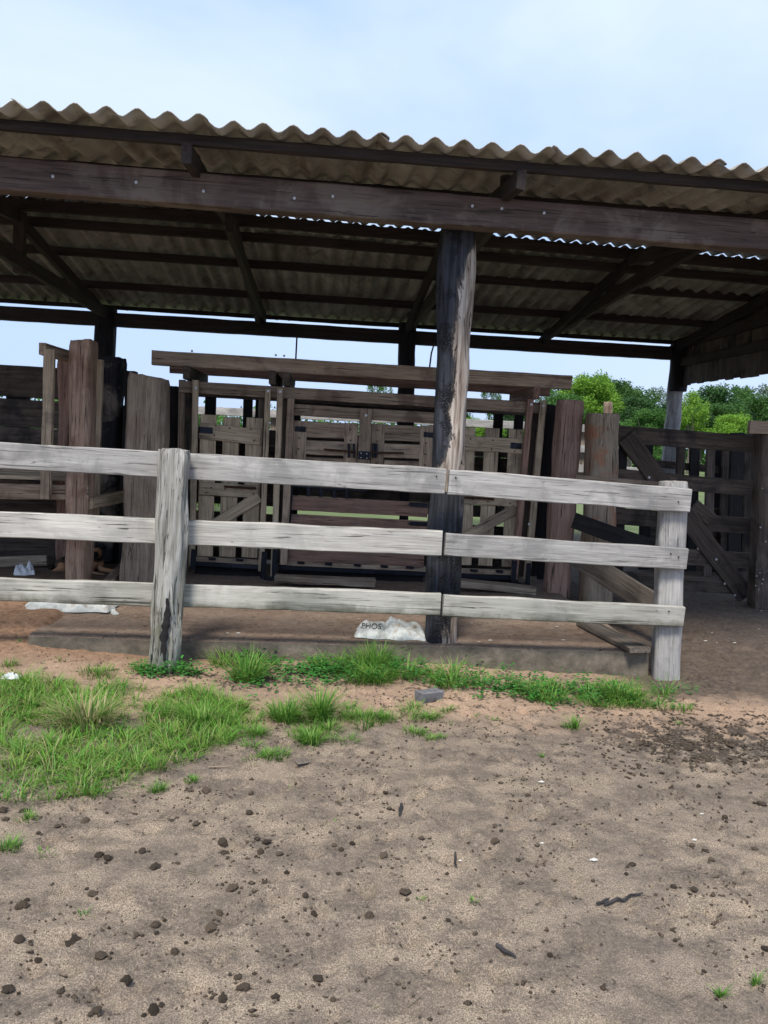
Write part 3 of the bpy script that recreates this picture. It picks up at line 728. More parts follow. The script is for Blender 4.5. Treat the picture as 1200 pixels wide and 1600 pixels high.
# shutters in the middle
bd(ch, 'header_board', (460, 640), (700, 655), 17, YC + .03, .04, M['brown'])
bd(ch, 'centre_stile', (572, 639), (566, 760), 19, YC - .01, .05, M['brown'])
def shutter(xl, xr, y0, sl):
    d = empty('shutter', P((xl + xr) / 2, 740, YC), '', '', None)
    for kk in ('label', 'category'):
        if kk in d: del d[kk]
    d.parent = ch; d.matrix_local = W[ch].inverted() @ W[d]
    s = lambda x: (x - xl) * sl
    for k_, x in enumerate((xl + 11, xr - 11)): bd(d, 'stile', (x, y0 + s(x)), (x - 3, y0 + 92 + s(x)), 21, YC + .03, .03, M['brown'])
    for yy, w_ in ((13, 24), (41, 22), (66, 20), (87, 12)):
        bd(d, 'shutter_board', (xl + 20, y0 + yy + s(xl + 20)), (xr - 22, y0 + yy + s(xr - 22)), w_, YC + .035, .022, M['brown'])
    for k_ in range(4):
        for x in (xl + 10, xr - 12): bolt(d, x - k_ * .7, y0 + 10 + k_ * 17 + s(x), YC + .029, .008, 'nail', M['rust'])
    return d
s1 = shutter(458, 560, 657, .045); s2 = shutter(580, 678, 662, .04)
bd(s1, 'hinge', (461, 670), (478, 671), 8, YC + .018, .009, M['iron'])
bd(s2, 'hinge', (662, 679), (677, 680), 8, YC + .018, .009, M['iron'])
for s_, a, b in ((s1, (506, 702), (556, 706)), (s2, (582, 707), (631, 708))):
    tube(s_, 'latch_bar', [P(a[0], a[1], YC - .012), P(b[0], b[1], YC - .012)], .010, M['rust'])
    for x in ((545, 553) if s_ is s1 else (584, 588)): bd(s_, 'latch_bracket', (x, 693), (x, 715), 4, YC - .012, .03, M['iron'])
bd(ch, 'lock_plate', (560, 711), (578, 712), 12, YC - .03, .015, M['iron'])
for x, y in ((564, 708), (573, 709), (564, 715), (573, 716)): bolt(ch, x, y, YC - .031, .006, 'nail')
# lower part of the middle
bd(ch, 'toothed_bar', (452, 756), (572, 764), 9, YC + .0, .03, M['iron'])
for x in (482, 502, 522, 542): bd(ch, 'bar_tooth', (x, 760 + (x - 482) * .06), (x, 775 + (x - 482) * .06), 6, YC + .002, .03, M['iron'])
for a, b, w_ in (((455, 785), (668, 797), 23), ((455, 814), (668, 825), 22), ((452, 842), (664, 853), 24), ((450, 868), (662, 877), 21)):
    bd(ch, 'side_board', a, b, w_, YC + .03, .035, M['red'])
bd(ch, 'frame_bar', (454, 757), (446, 884), 7, YC + .0, .04, M['iron'])
for y in (788, 818):
    bd(ch, 'hinge', (640, y), (668, y + 1.5), 6, YC + .012, .012, M['iron'])
    for x in (638, 647, 656): bolt(ch, x, y, YC + .010, .008, 'nail', M['iron'])
# iron sill and feet
bd(ch, 'iron_sill', (304, 880), (408, 886), 6.5, YC - .02, .10, M['iron'])
bd(ch, 'iron_sill', (436, 886), (808, 903), 7, YC - .02, .10, M['iron'])
bd(ch, 'foot_board', (306, 873), (408, 879), 8, YC + .03, .05, M['brown'])
bd(ch, 'foot_board', (446, 880), (806, 895), 8, YC + .03, .05, M['brown'])
for x in (331, 374, 470, 513, 558, 600, 640, 740, 780): bd(ch, 'sill_bracket', (x - 5, 871 + (x - 300) * .045), (x + 6, 872 + (x - 300) * .045), 4, YC - .0, .03, M['iron'])
for (x, y0, y1) in ((430, 858, 906), (413, 862, 904), (826, 880, 918), (804, 876, 913), (303, 858, 890)):
    bd(ch, 'iron_foot', (x, y0), (x - 2, y1), 8, YC - .075, .02, M['iron'])
bd(ch, 'foot_plate', (412, 904), (430, 906), 7, YC - .15, .14, M['iron'])
bd(ch, 'foot_plate', (804, 912), (826, 917), 7, YC - .15, .14, M['iron'])
bd(ch, 'kick_board', (436, 898), (660, 907), 18, YC + .08, .04, M['blackw'])
bd(ch, 'kick_board', (700, 903), (808, 908), 14, YC + .08, .04, M['blackw'])
bd(ch, 'kick_board', (304, 890), (408, 895), 13, YC + .08, .04, M['blackw'])
for a, b in (((430, 903), (586, 911)), ((716, 911), (834, 923))):
    o_ = bd(None, 'floor_timber', a, b, 11, YC - .45, .16, M['postgrey'], rough=2)
    tag(o_, 'grey timber sunk in the floor ' + ('left of the burnt post' if a[0] == 430 else 'right of the burnt post') + ', before the chute', 'timber')
# side boards of the raceway running back at the right of the chute
t = empty('raceway_boards', P(845, 880, 8.4), 'black planks standing edgeways between the chute and the purplish post', 'boards')
for a, b, w_ in (((858, 632), (834, 900), 13), ((869, 634), (845, 905), 12)): bd(t, 'plank', a, b, w_, 8.3, .05, M['blackw'])

# ------------------------------------------------------------------ right: dark gate, its post, braces
g = empty('board_gate', P(1070, 930, 7.7), 'dark five-board gate with a long diagonal brace at the right', 'gate')
YG = 7.78
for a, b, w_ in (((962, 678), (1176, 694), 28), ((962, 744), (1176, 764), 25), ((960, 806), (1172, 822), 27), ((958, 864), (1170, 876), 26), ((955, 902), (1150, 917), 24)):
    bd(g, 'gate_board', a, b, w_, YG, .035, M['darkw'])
bd(g, 'diagonal_brace', (978, 682), (1166, 932), 31, YG - .035, .034, M['darkw'])
bd(g, 'diagonal_brace', (1084, 790), (1112, 812), 22, YG - .034, .03, M['darkw'])
for x, y in ((1014, 746), (1119, 874), (1148, 930), (1132, 912)): bolt(g, x, y, YG - .037, .013)
bd(g, 'end_stile', (974, 668), (966, 925), 13, YG + .036, .04, M['blackw'])
p = pst(None, 'gate_post', (1200, 672), (1188, 948), 34, 7.55, M['darkw'], square=.8, dpt=.2)
tag(p, 'broad dark post with pale specks at the right edge beside the gate', 'post')
for x, y in ((1191, 763), (1188, 824), (1196, 846), (1182, 900), (1187, 895), (1192, 905), (1180, 915), (1190, 912), (1185, 921)): bolt(p, x, y, 7.44, random.uniform(.005, .009), 'nail')
o_ = bd(None, 'top_rail', (1170, 667), (1290, 672), 21, 7.4, .05, M['brown']); tag(o_, 'lighter brown rail on top of the broad dark post, cut by the right edge', 'rail')
o_ = bd(None, 'leaning_plank', (893, 864), (1032, 952), 38, 7.1, .035, M['dim'], Yb=6.2); tag(o_, 'grey plank leaning down to the right behind the fence end post', 'plank')
o_ = bd(None, 'leaning_plank', (896, 813), (1036, 862), 26, 7.3, .035, M['blackw'], Yb=6.9); tag(o_, 'black plank slanting behind the middle rail near the fence end post', 'plank')
o_ = bd(None, 'thin_rail', (900, 745), (1044, 757), 6, 7.3, .05, M['brown'], Yb=7.0); tag(o_, 'thin dark rail just above the top right fence rail', 'rail')
# plank lying on the slab edge
pa, pb = G(915, 973, ZF + .03), G(1000, 1016, ZF + .03)
o_ = board3(None, 'loose_plank', pa, pb, Vector((1, .4, 0)), .17, .04, M['dim']); tag(o_, 'brown plank lying flat on the slab corner with a burnt end', 'plank')

# slatted pen behind the gate
t = empty('slatted_pen', P(1100, 880, 9.7), 'dark upright slats of the pen behind the board gate', 'fence')
for i, x in enumerate((1012, 1064, 1086, 1111, 1137, 1152, 1170, 1190, 1215, 1240)):
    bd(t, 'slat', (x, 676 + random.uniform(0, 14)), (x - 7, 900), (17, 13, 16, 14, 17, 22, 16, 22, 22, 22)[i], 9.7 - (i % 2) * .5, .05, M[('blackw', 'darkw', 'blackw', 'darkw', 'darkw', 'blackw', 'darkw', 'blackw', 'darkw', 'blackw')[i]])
for x_ in (1128, 1160, 1185, 1212, 1240, 1266): bd(t, 'back_plank', (x_, 690), (x_ - 8, 905), 25, 10.1, .03, M['blackw'])
for a, b, w_ in (((1000, 722), (1122, 734), 12), ((1060, 800), (1250, 812), 20), ((1000, 832), (1250, 850), 34), ((1000, 872), (1250, 890), 40), ((1130, 710), (1250, 716), 30), ((1130, 760), (1250, 768), 30)): bd(t, 'pen_rail', a, b, w_, 9.8, .05, M['darkw'])
# weathered fence beyond the shed
t = empty('far_fence', P(600, 720, 13.4), 'far pale rail fence seen through the gaps behind the chute', 'fence')
for y, w_ in ((640, 12), (672, 12), (703, 12), (736, 12)): bd(t, 'rail', (200, y - 4), (1010, y + 34), w_, 13.4, .05, M['silver'])
for x in (296, 430, 700, 910): bd(t, 'post', (x, 640 + (x - 300) * .045), (x - 5, 780), 13, 13.5, .14, M['postgrey'])
o_ = thing_post('far_post', (950, 628), (945, 780), 12, 12.5, M['brown'], 'small grey post top showing behind the grey-green post', square=.6)

# ------------------------------------------------------------------ things on the ground
def crumple(name, c, sx, sy, h, mat, seed, rot=0, nx=44, ny=30, amp_=.018, spiky=0):
    """a limp empty bag: two skins joined at the rim, folded and creased"""
    V, F = [], []
    for s in (1, -1):
        for j in range(ny + 1):
            for i in range(nx + 1):
                u, v = i / nx * 2 - 1, j / ny * 2 - 1
                e = max(0, 1 - abs(u) ** 4) * max(0, 1 - abs(v) ** 4)
                x, y = u * sx / 2 * (1 + .12 * noise.noise(Vector((v * 2, seed, 0)))), v * sy / 2 * (1 + .2 * noise.noise(Vector((u * 2, seed, 5))))
                q = noise.noise(Vector((u * 2.2, v * 2.2, seed))) + .3 * max(0, 1 - abs(noise.noise(Vector((u * 2.4 + v * 1.5, v * 1.6 - u, seed + 8)))) * 5); cr_ = abs(noise.noise(Vector((u * 2.3 + v * 1.2, v * 2.4 - u, seed + 3))))
                z = (h * e ** .5 * (.55 + .5 * q) + amp_ * (cr_ * 2 - .3) * e) if s > 0 else -.001 + 0 * e
                z = max(z, .003 * e) if s > 0 else 0
                V.append((x, y, z + spiky * max(0, noise.noise(Vector((u * 3, v * 3, seed + 9)))) * e * (s > 0)))
    n = nx + 1; m = n * (ny + 1)
    for j in range(ny):
        for i in range(nx):
            a = j * n + i; F.append((a, a + 1, a + n + 1, a + n)); F.append((m + a + n, m + a + n + 1, m + a + 1, m + a))
    return mesh_obj(name, V, F, mat, Matrix.Translation(c) @ Matrix.Rotation(rot, 4, 'Z'), None, sharp=None), V
def text_mesh(txt, size, mat, Mw, parent, drop=None):
    cu = bpy.data.curves.new('lettering', 'FONT'); cu.body = txt; cu.size = size; cu.extrude = .0006; cu.align_x = 'CENTER'; cu.align_y = 'CENTER'
    to = bpy.data.objects.new('lettering', cu); COL.objects.link(to)
    me = bpy.data.meshes.new_from_object(to); bpy.data.objects.remove(to)
    o = bpy.data.objects.new('lettering', me); COL.objects.link(o); me.materials.clear(); me.materials.append(mat); reg(o, Mw, parent); return o
sc_ = G(610, 990, ZF)
sk, SV = crumple('feed_sack', sc_ + Vector((0, 0, .004)), .52, .38, .10, M['sack'], 3.3, R(-5), amp_=.045, nx=70, ny=50)
tag(sk, 'crumpled white feed sack with black print on the slab left of the burnt post', 'sack')
def on_sack(dx, dy):
    best = min((v for v in SV[:len(SV) // 2]), key=lambda v: (v[0] - dx) ** 2 + (v[1] - dy) ** 2); return best[2]
from mathutils.bvhtree import BVHTree
def wrap_text(txt, x, z, size, mat, host, tilt=.25):
    """printing that follows the creases of the bag"""
    import bmesh
    bv = BVHTree.FromPolygons([v.co[:] for v in host.data.vertices], [tuple(p.vertices) for p in host.data.polygons])
    cu = bpy.data.curves.new('lettering', 'FONT'); cu.body = txt; cu.size = size; cu.align_x = 'CENTER'; cu.align_y = 'CENTER'
    to = bpy.data.objects.new('lettering', cu); COL.objects.link(to); me = bpy.data.meshes.new_from_object(to); bpy.data.objects.remove(to)
    bm = bmesh.new(); bm.from_mesh(me); bmesh.ops.triangulate(bm, faces=bm.faces[:])
    for _ in range(3): bmesh.ops.subdivide_edges(bm, edges=[e for e in bm.edges if e.calc_length() > .006], cuts=1); bmesh.ops.triangulate(bm, faces=bm.faces[:])
    for v in bm.verts:
        o_ = Vector((x + v.co.x, -.6, z + v.co.y + .6 * tilt)); hit = bv.ray_cast(o_, Vector((0, 1, -tilt)).normalized())
        if hit[0] is not None: v.co = hit[0] - Vector((0, .0035, -.0012))
        else: v.co = Vector((x + v.co.x, -.05, .01))
    bm.to_mesh(me); bm.free(); me.materials.clear(); me.materials.append(mat)
    o = bpy.data.objects.new('lettering', me); COL.objects.link(o); reg(o, W[host].copy(), host)
def sack_text(txt, dx, dy, size, mat, rz=0, tilt=35):
    z = max(on_sack(dx + a, dy + b) for a in (-.05, 0, .05) for b in (-.02, 0, .02))
    mw = W[sk] @ Matrix.Translation((dx, dy, z + .006)) @ Matrix.Rotation(rz, 4, 'Z') @ Matrix.Rotation(R(tilt), 4, 'X'); text_mesh(txt, size, mat, mw, sk)
wrap_text('PHOS', -.15, .045, .062, M['ink'], sk)
o_, _ = crumple('plastic_sack', G(112, 951, ZF + .0) + Vector((0, 0, .012)), .66, .34, .13, M['sack'], 7.7, R(4), amp_=.05); tag(o_, 'flattened white sack lying on the earth left of the grey forked post', 'sack')
o_, _ = crumple('plastic_bag', G(38, 903, ZF) + Vector((0, 0, .01)), .19, .14, .14, M['paper'], 1.7, R(20), spiky=.05); tag(o_, 'small white crumpled bag standing behind the bottom rail at the far left', 'bag')
o_, _ = crumple('plastic_scrap', G(18, 1066) + Vector((0, 0, .03)), .11, .07, .02, M['paper'], 4.1, 0); tag(o_, 'thin white plastic scrap on the sand at the far left', 'litter')
o_, _ = crumple('cloth_strip', G(176, 955, ZF), .05, .26, .02, M['sack'], 5.1, R(25)); tag(o_, 'narrow pale cloth strip on the floor left of the forked post', 'litter')
p = G(160, 950, ZF); o_ = board3(None, 'wood_block', p + Vector((-.03, 0, 0)), p + Vector((-.03, 0, .14)), Vector((1, 0, 0)), .12, .09, M['postgrey'], rough=3); tag(o_, 'short grey wood block standing beside the cloth strip', 'block')
# block
p = G(672, 1095, 0.0)
o_ = board3(None, 'broken_brick', p + Vector((-.075, -.02, .025)), p + Vector((.06, .04, .03)), Vector((0, 0, 1)), .062, .09, M['brick'], rough=3.5, bev=.006); tag(o_, 'small grey broken brick on the pink sand below the burnt post', 'brick')

# dung and clods
def clod(seed, flat=.6, rough_=1.0, sub=3):
    import bmesh
    bm = bmesh.new(); bmesh.ops.create_icosphere(bm, subdivisions=4, radius=1)
    for v in bm.verts:
        c = v.co.copy(); q = 1 + rough_ * (.38 * noise.noise(c * 1.3 + Vector((seed, 0, 0))) + .26 * noise.noise(c * 3.1 + Vector((0, seed, 0))) + .16 * noise.noise(c * 7 + Vector((0, seed, 3))) + .10 * noise.noise(c * 15 + Vector((0, seed, 3))))
        v.co = c * q; v.co.z *= flat
        if v.co.z < -.35: v.co.z = -.35
    me = bpy.data.meshes.new('dung'); bm.to_mesh(me); bm.free(); me.materials.append(M['dung'])
    me.polygons.foreach_set('use_smooth', np.ones(len(me.polygons), bool)); return me
clods = [clod(i * 7.3 + 1, f, r_, 3) for i, (f, r_) in enumerate(((1.0, .8), (.9, 1.0), (.8, 1.2), (1.0, .6), (.7, 1.3), (.9, 1.2)))]
named = {(577, 1432): 'largest dark dung lump near the bottom centre of the ground', (330, 1450): 'dark dung ball in the lower left, below a smaller ball',
         (632, 1396): 'dark flat dung lump right above the largest bottom centre one', (1077, 1162): 'black dung lump among crumbs right of centre below the fence end',
         (363, 1387): 'round grooved brown dung ball in the lower left', (323, 1236): 'dark dung lump just right of the grass patch edge'}
spots = [(390,1270,8),(307,1288,9),(267,1283,8),(133,1283,9),(415,1319,10),(407,1333,9),(437,1335,9),(155,1338,9),(168,1343,9),(222,1332,7),(243,1355,12),(277,1349,5),
 (348,1320,10),(352,1337,9),(363,1387,12),(413,1383,6),(147,1397,12),(342,1423,9),(330,1450,13),(243,1443,12),(245,1457,7),(213,1460,7),(115,1477,16),(35,1420,14),(157,1500,14),(273,1490,9),
 (490,1422,10),(477,1405,9),(372,1530,9),(380,1547,14),(347,1567,11),(197,1543,12),(497,1528,10),(240,1580,14),(323,1236,8),(90,1292,7),(37,1268,9),(3,1269,9),(8,1284,8),(60,1303,5),
 (297,1235,5),(550,1323,7),(523,1323,6),(533,1331,6),(600,1337,8),(527,1252,7),(603,1238,6),(560,1297,5),(497,1177,4),(567,1189,4),(393,1218,5),(392,1242,6),(632,1396,12),(577,1432,12),
 (1077,1162,8),(1112,1150,7),(1140,1160,7),(1108,1173,6),(1142,1179,5),(1071,1185,5),(998,1190,5),(825,1246,6),(1190,1258,8),(1133,1277,6),(1179,1192,6),(1092,1227,6),(1050,1231,7),
 (987,1355,8),(1112,1348,6),(1081,1323,5),(1102,1331,5),(773,1319,8),(773,1298,6),(810,1349,5),(869,1377,5),(1052,1392,7),(1083,1398,9),(742,1462,6),(860,1492,8),(942,1546,7),(1196,1487,9),
 (30,1480,12),(12,1550,12),(60,1500,8),(95,1555,9),(150,1590,12),(430,1560,8),(520,1570,7),(700,1440,6),(1180,1330,6),(1050,1460,5),(620,1500,6),(1100,1520,5)]
DG = 'dark dung clods scattered over the sand'
DL = 'dark crumbly dung clod, one of many strewn over the sandy ground'
def put_clod(x, y, px, k):
    p = G(x, y); p.z = gz(p.x, p.y) + .003; s = px / 1200 * (p - CO).length * (.62 if y < 1380 else .54)
    if (x, y) in named: s *= 1.12
    o = bpy.data.objects.new('dung_clod', clods[k % len(clods)]); COL.objects.link(o); p.z += s * .05
    o.location = p; o.scale = (s * random.uniform(.85, 1.25), s * random.uniform(.8, 1.1), s * random.uniform(.45, .85)); o.rotation_euler = (random.uniform(-.2, .2), random.uniform(-.2, .2), random.uniform(0, 6.28))
    tag(o, named.get((x, y), DL), 'dung', DG)
for k, (x, y, s) in enumerate(spots):
    put_clod(x, y, s, k)
    for q in range(random.choice((0, 1, 2, 2)) if y > 1230 and len(bpy.data.objects) < 9000 else 0):
        a = random.uniform(0, 6.28); put_clod(x + math.cos(a) * s * 1.5, y + math.sin(a) * s * .8, s * random.uniform(.25, .5), k + q)
for k in range(150):                              # crumbs around the right heap and elsewhere
    q = k % 10
    if q < 5: x, y = random.gauss(1090, 70), random.gauss(1150, 38)
    elif q < 7: x, y = random.gauss(1000, 60), random.gauss(1140, 12)
    else: x, y = random.uniform(0, 1200), random.uniform(1200, 1590) if q < 9 else random.uniform(1100, 1200)
    if y < 1108 or x > 1215 or x < 0: continue
    if x < 400 and y < 1250: continue
    put_clod(x, y, random.uniform(2, 4.5) * (1.3 if y > 1350 else 1), k)
g_ = np.random.default_rng(9); VV, FF = [], []; nb_ = 0
oct_ = np.array([(1, 0, 0), (-1, 0, 0), (0, 1, 0), (0, -1, 0), (0, 0, 1), (0, 0, -.5)], float); of_ = np.array([(0, 2, 4), (2, 1, 4), (1, 3, 4), (3, 0, 4), (2, 0, 5), (1, 2, 5), (3, 1, 5), (0, 3, 5)])
for k in range(9500):
    y = 1.8 + 3.6 * g_.random() ** .8; x = g_.uniform(-.62, .75) * y
    if noise.noise(Vector((x * 2.3, y * 2.3, 11))) + .4 * noise.noise(Vector((x * 8, y * 8, 12))) < g_.uniform(-.25, .35): continue
    r_ = g_.uniform(.0025, .0075) * (1.6 if g_.random() < .06 else 1)
    VV.append(oct_ * r_ * g_.uniform(.6, 1.4, 3) + g_.normal(size=(6, 3)) * r_ * .15 + np.array([x, y, gz(x, y) + r_ * .2])); FF.append(of_ + nb_); nb_ += 6
for k in range(1700):
    p = G(random.gauss(1100, 75), min(1230, max(1108, random.gauss(1150, 28))))
    if noise.noise(Vector((p.x * 9, p.y * 9, 15))) < -.05: continue
    r_ = random.uniform(.004, .013); VV.append(oct_ * r_ * g_.uniform(.5, 1.4, 3) * np.array([1.2, 1.2, .6]) + g_.normal(size=(6, 3)) * r_ * .2 + np.array([p.x, p.y, gz(p.x, p.y) + r_ * .2])); FF.append(of_ + nb_); nb_ += 6
o = mesh_obj('dung_crumbs', np.concatenate(VV), np.concatenate(FF), M['dung'], sharp=None, smooth=False); tag(o, 'fine dark crumbs of trodden dung strewn through the sand', 'crumbs', kind='stuff')
# sticks and chips
def stick(x0, y0, x1, y1, r, mat, label, name='stick', cat='stick', z=.012):
    a, b = G(x0, y0), G(x1, y1); n = 6; pts = []
    for i in range(n + 1):
        p = a.lerp(b, i / n); p.z = gz(p.x, p.y) + z + .001 * math.sin(i * 2); p.x += .0015 * math.sin(i * 1.7); pts.append(p)
    o = tube(None, name, pts, [r * .72 * (.6 + .4 * math.sin(.6 + i * .5)) for i in range(n + 1)], mat); tag(o, label, cat)
stick(944, 1419, 1004, 1404, .008, M['char_chip'], 'thin dark knobbly twig on the sand at the lower right')
stick(775, 1481, 806, 1499, .010, M['char_chip'], 'short thick black stick at the bottom right of centre')
stick(711, 1338, 712, 1362, .007, M['char_chip'], 'short brown stick pointing towards the camera, right of centre')
stick(627, 1263, 624, 1279, .012, M['char_chip'], 'stubby black chip of wood in the middle of the sand')
stick(325, 1201, 356, 1202, .005, M['tan'], 'pale dry stalk beside the grass patch')
stick(932, 1419, 952, 1411, .007, M['char_chip'], 'tiny black chip touching the dark twig')
o_ = crumple('leaf_flake', G(473, 1193) + Vector((0, 0, .01)), .07, .05, .008, M['dim'], 2.2, .4)[0]; tag(o_, 'flat grey-brown leaf right of the small grass tufts', 'leaf')
for k in range(26):                                # tiny pale chips
    x, y = random.choice([(random.uniform(300, 660), random.uniform(958, 995)), (random.uniform(720, 900), random.uniform(975, 1005)), (random.uniform(1070, 1190), random.uniform(950, 1010)), (random.uniform(650, 1150), random.uniform(1150, 1400))])
    inside = y < 1006 and x < 910; p = G(x, y, ZF if inside else 0)
    p.z = ZF + .008 if inside else gz(p.x, p.y) + .004
    o = bpy.data.objects.new('stone_chip', bpy.data.meshes.new('tmp') if False else clods[2].copy()); o.data.materials[0] = M['bit']; COL.objects.link(o)
    o.location = p; s = random.uniform(.004, .009); o.scale = (s * 1.5, s, s * .6); tag(o, 'tiny pale chip lying on the dirt', 'chip', 'pale chips on the dirt')

# ------------------------------------------------------------------ grass and weeds
class Blades:
    def __init__(s): s.V, s.F, s.T, s.n = [], [], [], 0
    def add(s, p, h, w_, lean, az, col, curl=1.0):
        dx, dy = math.cos(az), math.sin(az); sx, sy = -dy * w_ / 2, dx * w_ / 2; pts = []
        for i in range(5):
            u = i / 4; r = lean * u ** 1.7 * h; z = h * (u - curl * .28 * lean * u ** 3)
            k = (1 - u ** 1.6) * (.7 + .5 * min(1, u * 3))
            pts += [(p[0] + dx * r - sx * k, p[1] + dy * r - sy * k, p[2] + z), (p[0] + dx * r + sx * k, p[1] + dy * r + sy * k, p[2] + z)]
            s.T += [tuple(c * (.78 + .35 * u) for c in col)] * 2
        s.V += pts
        for i in range(4): a = s.n + i * 2; s.F.append((a, a + 1, a + 3, a + 2))
        s.n += 10
    def build(s, name, mat, Mw=None):
        return mesh_obj(name, np.array(s.V), np.array(s.F), mat, Mw, sharp=None, tint=np.clip(np.array(s.T), 0, 1))
GREENS = [(.09, .24, .03), (.13, .30, .04), (.19, .37, .06), (.28, .43, .10), (.06, .17, .03)]
def inpoly(x, y, poly):
    c = False; j = len(poly) - 1
    for i in range(len(poly)):
        xi, yi = poly[i]; xj, yj = poly[j]
        if (yi > y) != (yj > y) and x < (xj - xi) * (y - yi) / (yj - yi) + xi: c = not c
        j = i
    return c
B = Blades()
poly = [(-60, 1066), (60, 1066), (150, 1072), (240, 1088), (330, 1085), (385, 1100), (375, 1150), (330, 1170), (275, 1205), (215, 1215), (150, 1240), (60, 1248), (-60, 1250)]
wp = [G(*q) for q in poly]; wpoly = [(q.x, q.y) for q in wp]
x0, x1 = min(q[0] for q in wpoly), max(q[0] for q in wpoly); y0, y1 = min(q[1] for q in wpoly), max(q[1] for q in wpoly)
def patch(n_t, nb, r_, h0, h1, w0, w1, l0, l1, edge):
    c_ = 0
    while c_ < n_t:
        x, y = random.uniform(x0, x1), random.uniform(y0, y1)
        ex, ey = x + edge * noise.noise(Vector((x * 4, y * 4, 0))) * 1.6, y + edge * noise.noise(Vector((x * 4, y * 4, 9))) * 1.6
        if not inpoly(ex, ey, wpoly): continue
        d = noise.noise(Vector((x * 2.6, y * 2.6, 4)))
        if d < -.18 and random.random() < .75: continue
        c_ += 1; hh = random.uniform(h0, h1) * (1 + .7 * max(0, d)); base_c = random.choice(GREENS[:4] + GREENS[1:3])
        for _ in range(random.randint(nb // 2, nb)):
            a = random.uniform(0, 6.28); q = r_ * random.random() ** .6
            c = tuple(v * random.uniform(.75, 1.25) for v in base_c)
            if random.random() < .11: c = (.45, .38, .20)
            xx, yy = x + q * math.cos(a), y + q * math.sin(a)
            B.add((xx, yy, gz(xx, yy) - .004), hh * random.uniform(.4, 1.1), random.uniform(w0, w1), random.uniform(l0, l1), a + random.uniform(-.9, .9), c, curl=random.uniform(.6, 1.6))
patch(700, 24, .035, .05, .12, .003, .006, .3, 1.6, .16)
patch(900, 8, .05, .02, .05, .002, .004, .4, 1.8, .22)
def tuft(B, x, y, n, r, h, w_=.004, cols=GREENS, z=None, lean=(.2, 1.1)):
    p = G(x, y)
    for _ in range(n):
        a = random.uniform(0, 6.28); q = r * random.random() ** .7; xx, yy = p.x + q * math.cos(a), p.y + q * math.sin(a) * .8
        az = a + random.uniform(-.7, .7); B.add((xx, yy, (gz(xx, yy) if z is None else z) - .004), h * random.uniform(.45, 1.1), w_ * random.uniform(.7, 1.2), random.uniform(*lean), az, random.choice(cols))
for x, y, n, r, h in ((400, 1150, 120, .08, .07), (420, 1185, 150, .06, .06), (440, 1182, 60, .04, .05), (245, 1235, 90, .035, .06), (150, 1245, 60, .05, .05), (575, 1130, 200, .12, .07), (600, 1128, 160, .07, .08), (560, 1120, 130, .09, .07),
                      (650, 1148, 150, .08, .05), (675, 1158, 70, .04, .04), (890, 1130, 70, .06, .04), (770, 1122, 40, .04, .03), (742, 1120, 30, .03, .03), (847, 1182, 30, .02, .03), (12, 1325, 120, .05, .06), (45, 1285, 60, .03, .05),
                      (70, 1335, 40, .05, .02), (15, 1045, 90, .06, .06), (155, 1055, 220, .12, .08), (95, 1040, 20, .05, .05), (740, 1410, 18, .02, .03), (660, 1405, 14, .02, .02), (1125, 1555, 40, .015, .045), (1180, 1540, 40, .012, .05),
                      (1060, 1122, 25, .04, .03), (133, 1430, 12, .015, .03), (300, 1220, 60, .03, .04), (520, 1290, 15, .05, .015), (450, 1235, 12, .04, .02), (1000, 1095, 150, .1, .06), (1070, 1100, 120, .08, .06),
                      (690, 1155, 40, .03, .04), (475, 1150, 150, .10, .06), (30, 1020, 14, .03, .04)):
    tuft(B, x, y, n, r, h)
for _ in range(46):
    x = random.uniform(365, 540) if random.random() < .6 else random.uniform(540, 720); tuft(B, x, random.gauss(1140 if x < 540 else 1118, 20 if x < 540 else 10), random.randint(12, 60), random.uniform(.03, .08), random.uniform(.03, .08), .0042, lean=(.4, 1.6))
o = B.build('grass', M['grass']); tag(o, 'short bright green grass creeping over the sand', 'grass', kind='stuff')
# fringe growing at the foot of the slab
B = Blades()
for k in range(105):
    u = random.random(); x = 345 + u * 725
    if noise.noise(Vector((x * .03, .5, 2))) < -.22: continue
    y = 1050 + 38 * sm(330, 1050, x) + random.uniform(-14, 10) - (14 if x < 560 else 0)
    if 330 < x < 345 or 440 < x < 455 : continue
    tuft(B, x, y, random.randint(25, 90), .09, random.uniform(.06, .19), .0052, lean=(.4, 1.7))
tuft(B, 230, 1052, 60, .07, .10); tuft(B, 285, 1050, 50, .06, .08); tuft(B, 215, 1048, 50, .05, .10)
o = B.build('slab_grass', M['grass']); tag(o, 'green grass fringe growing along the foot of the concrete slab', 'grass', kind='stuff')
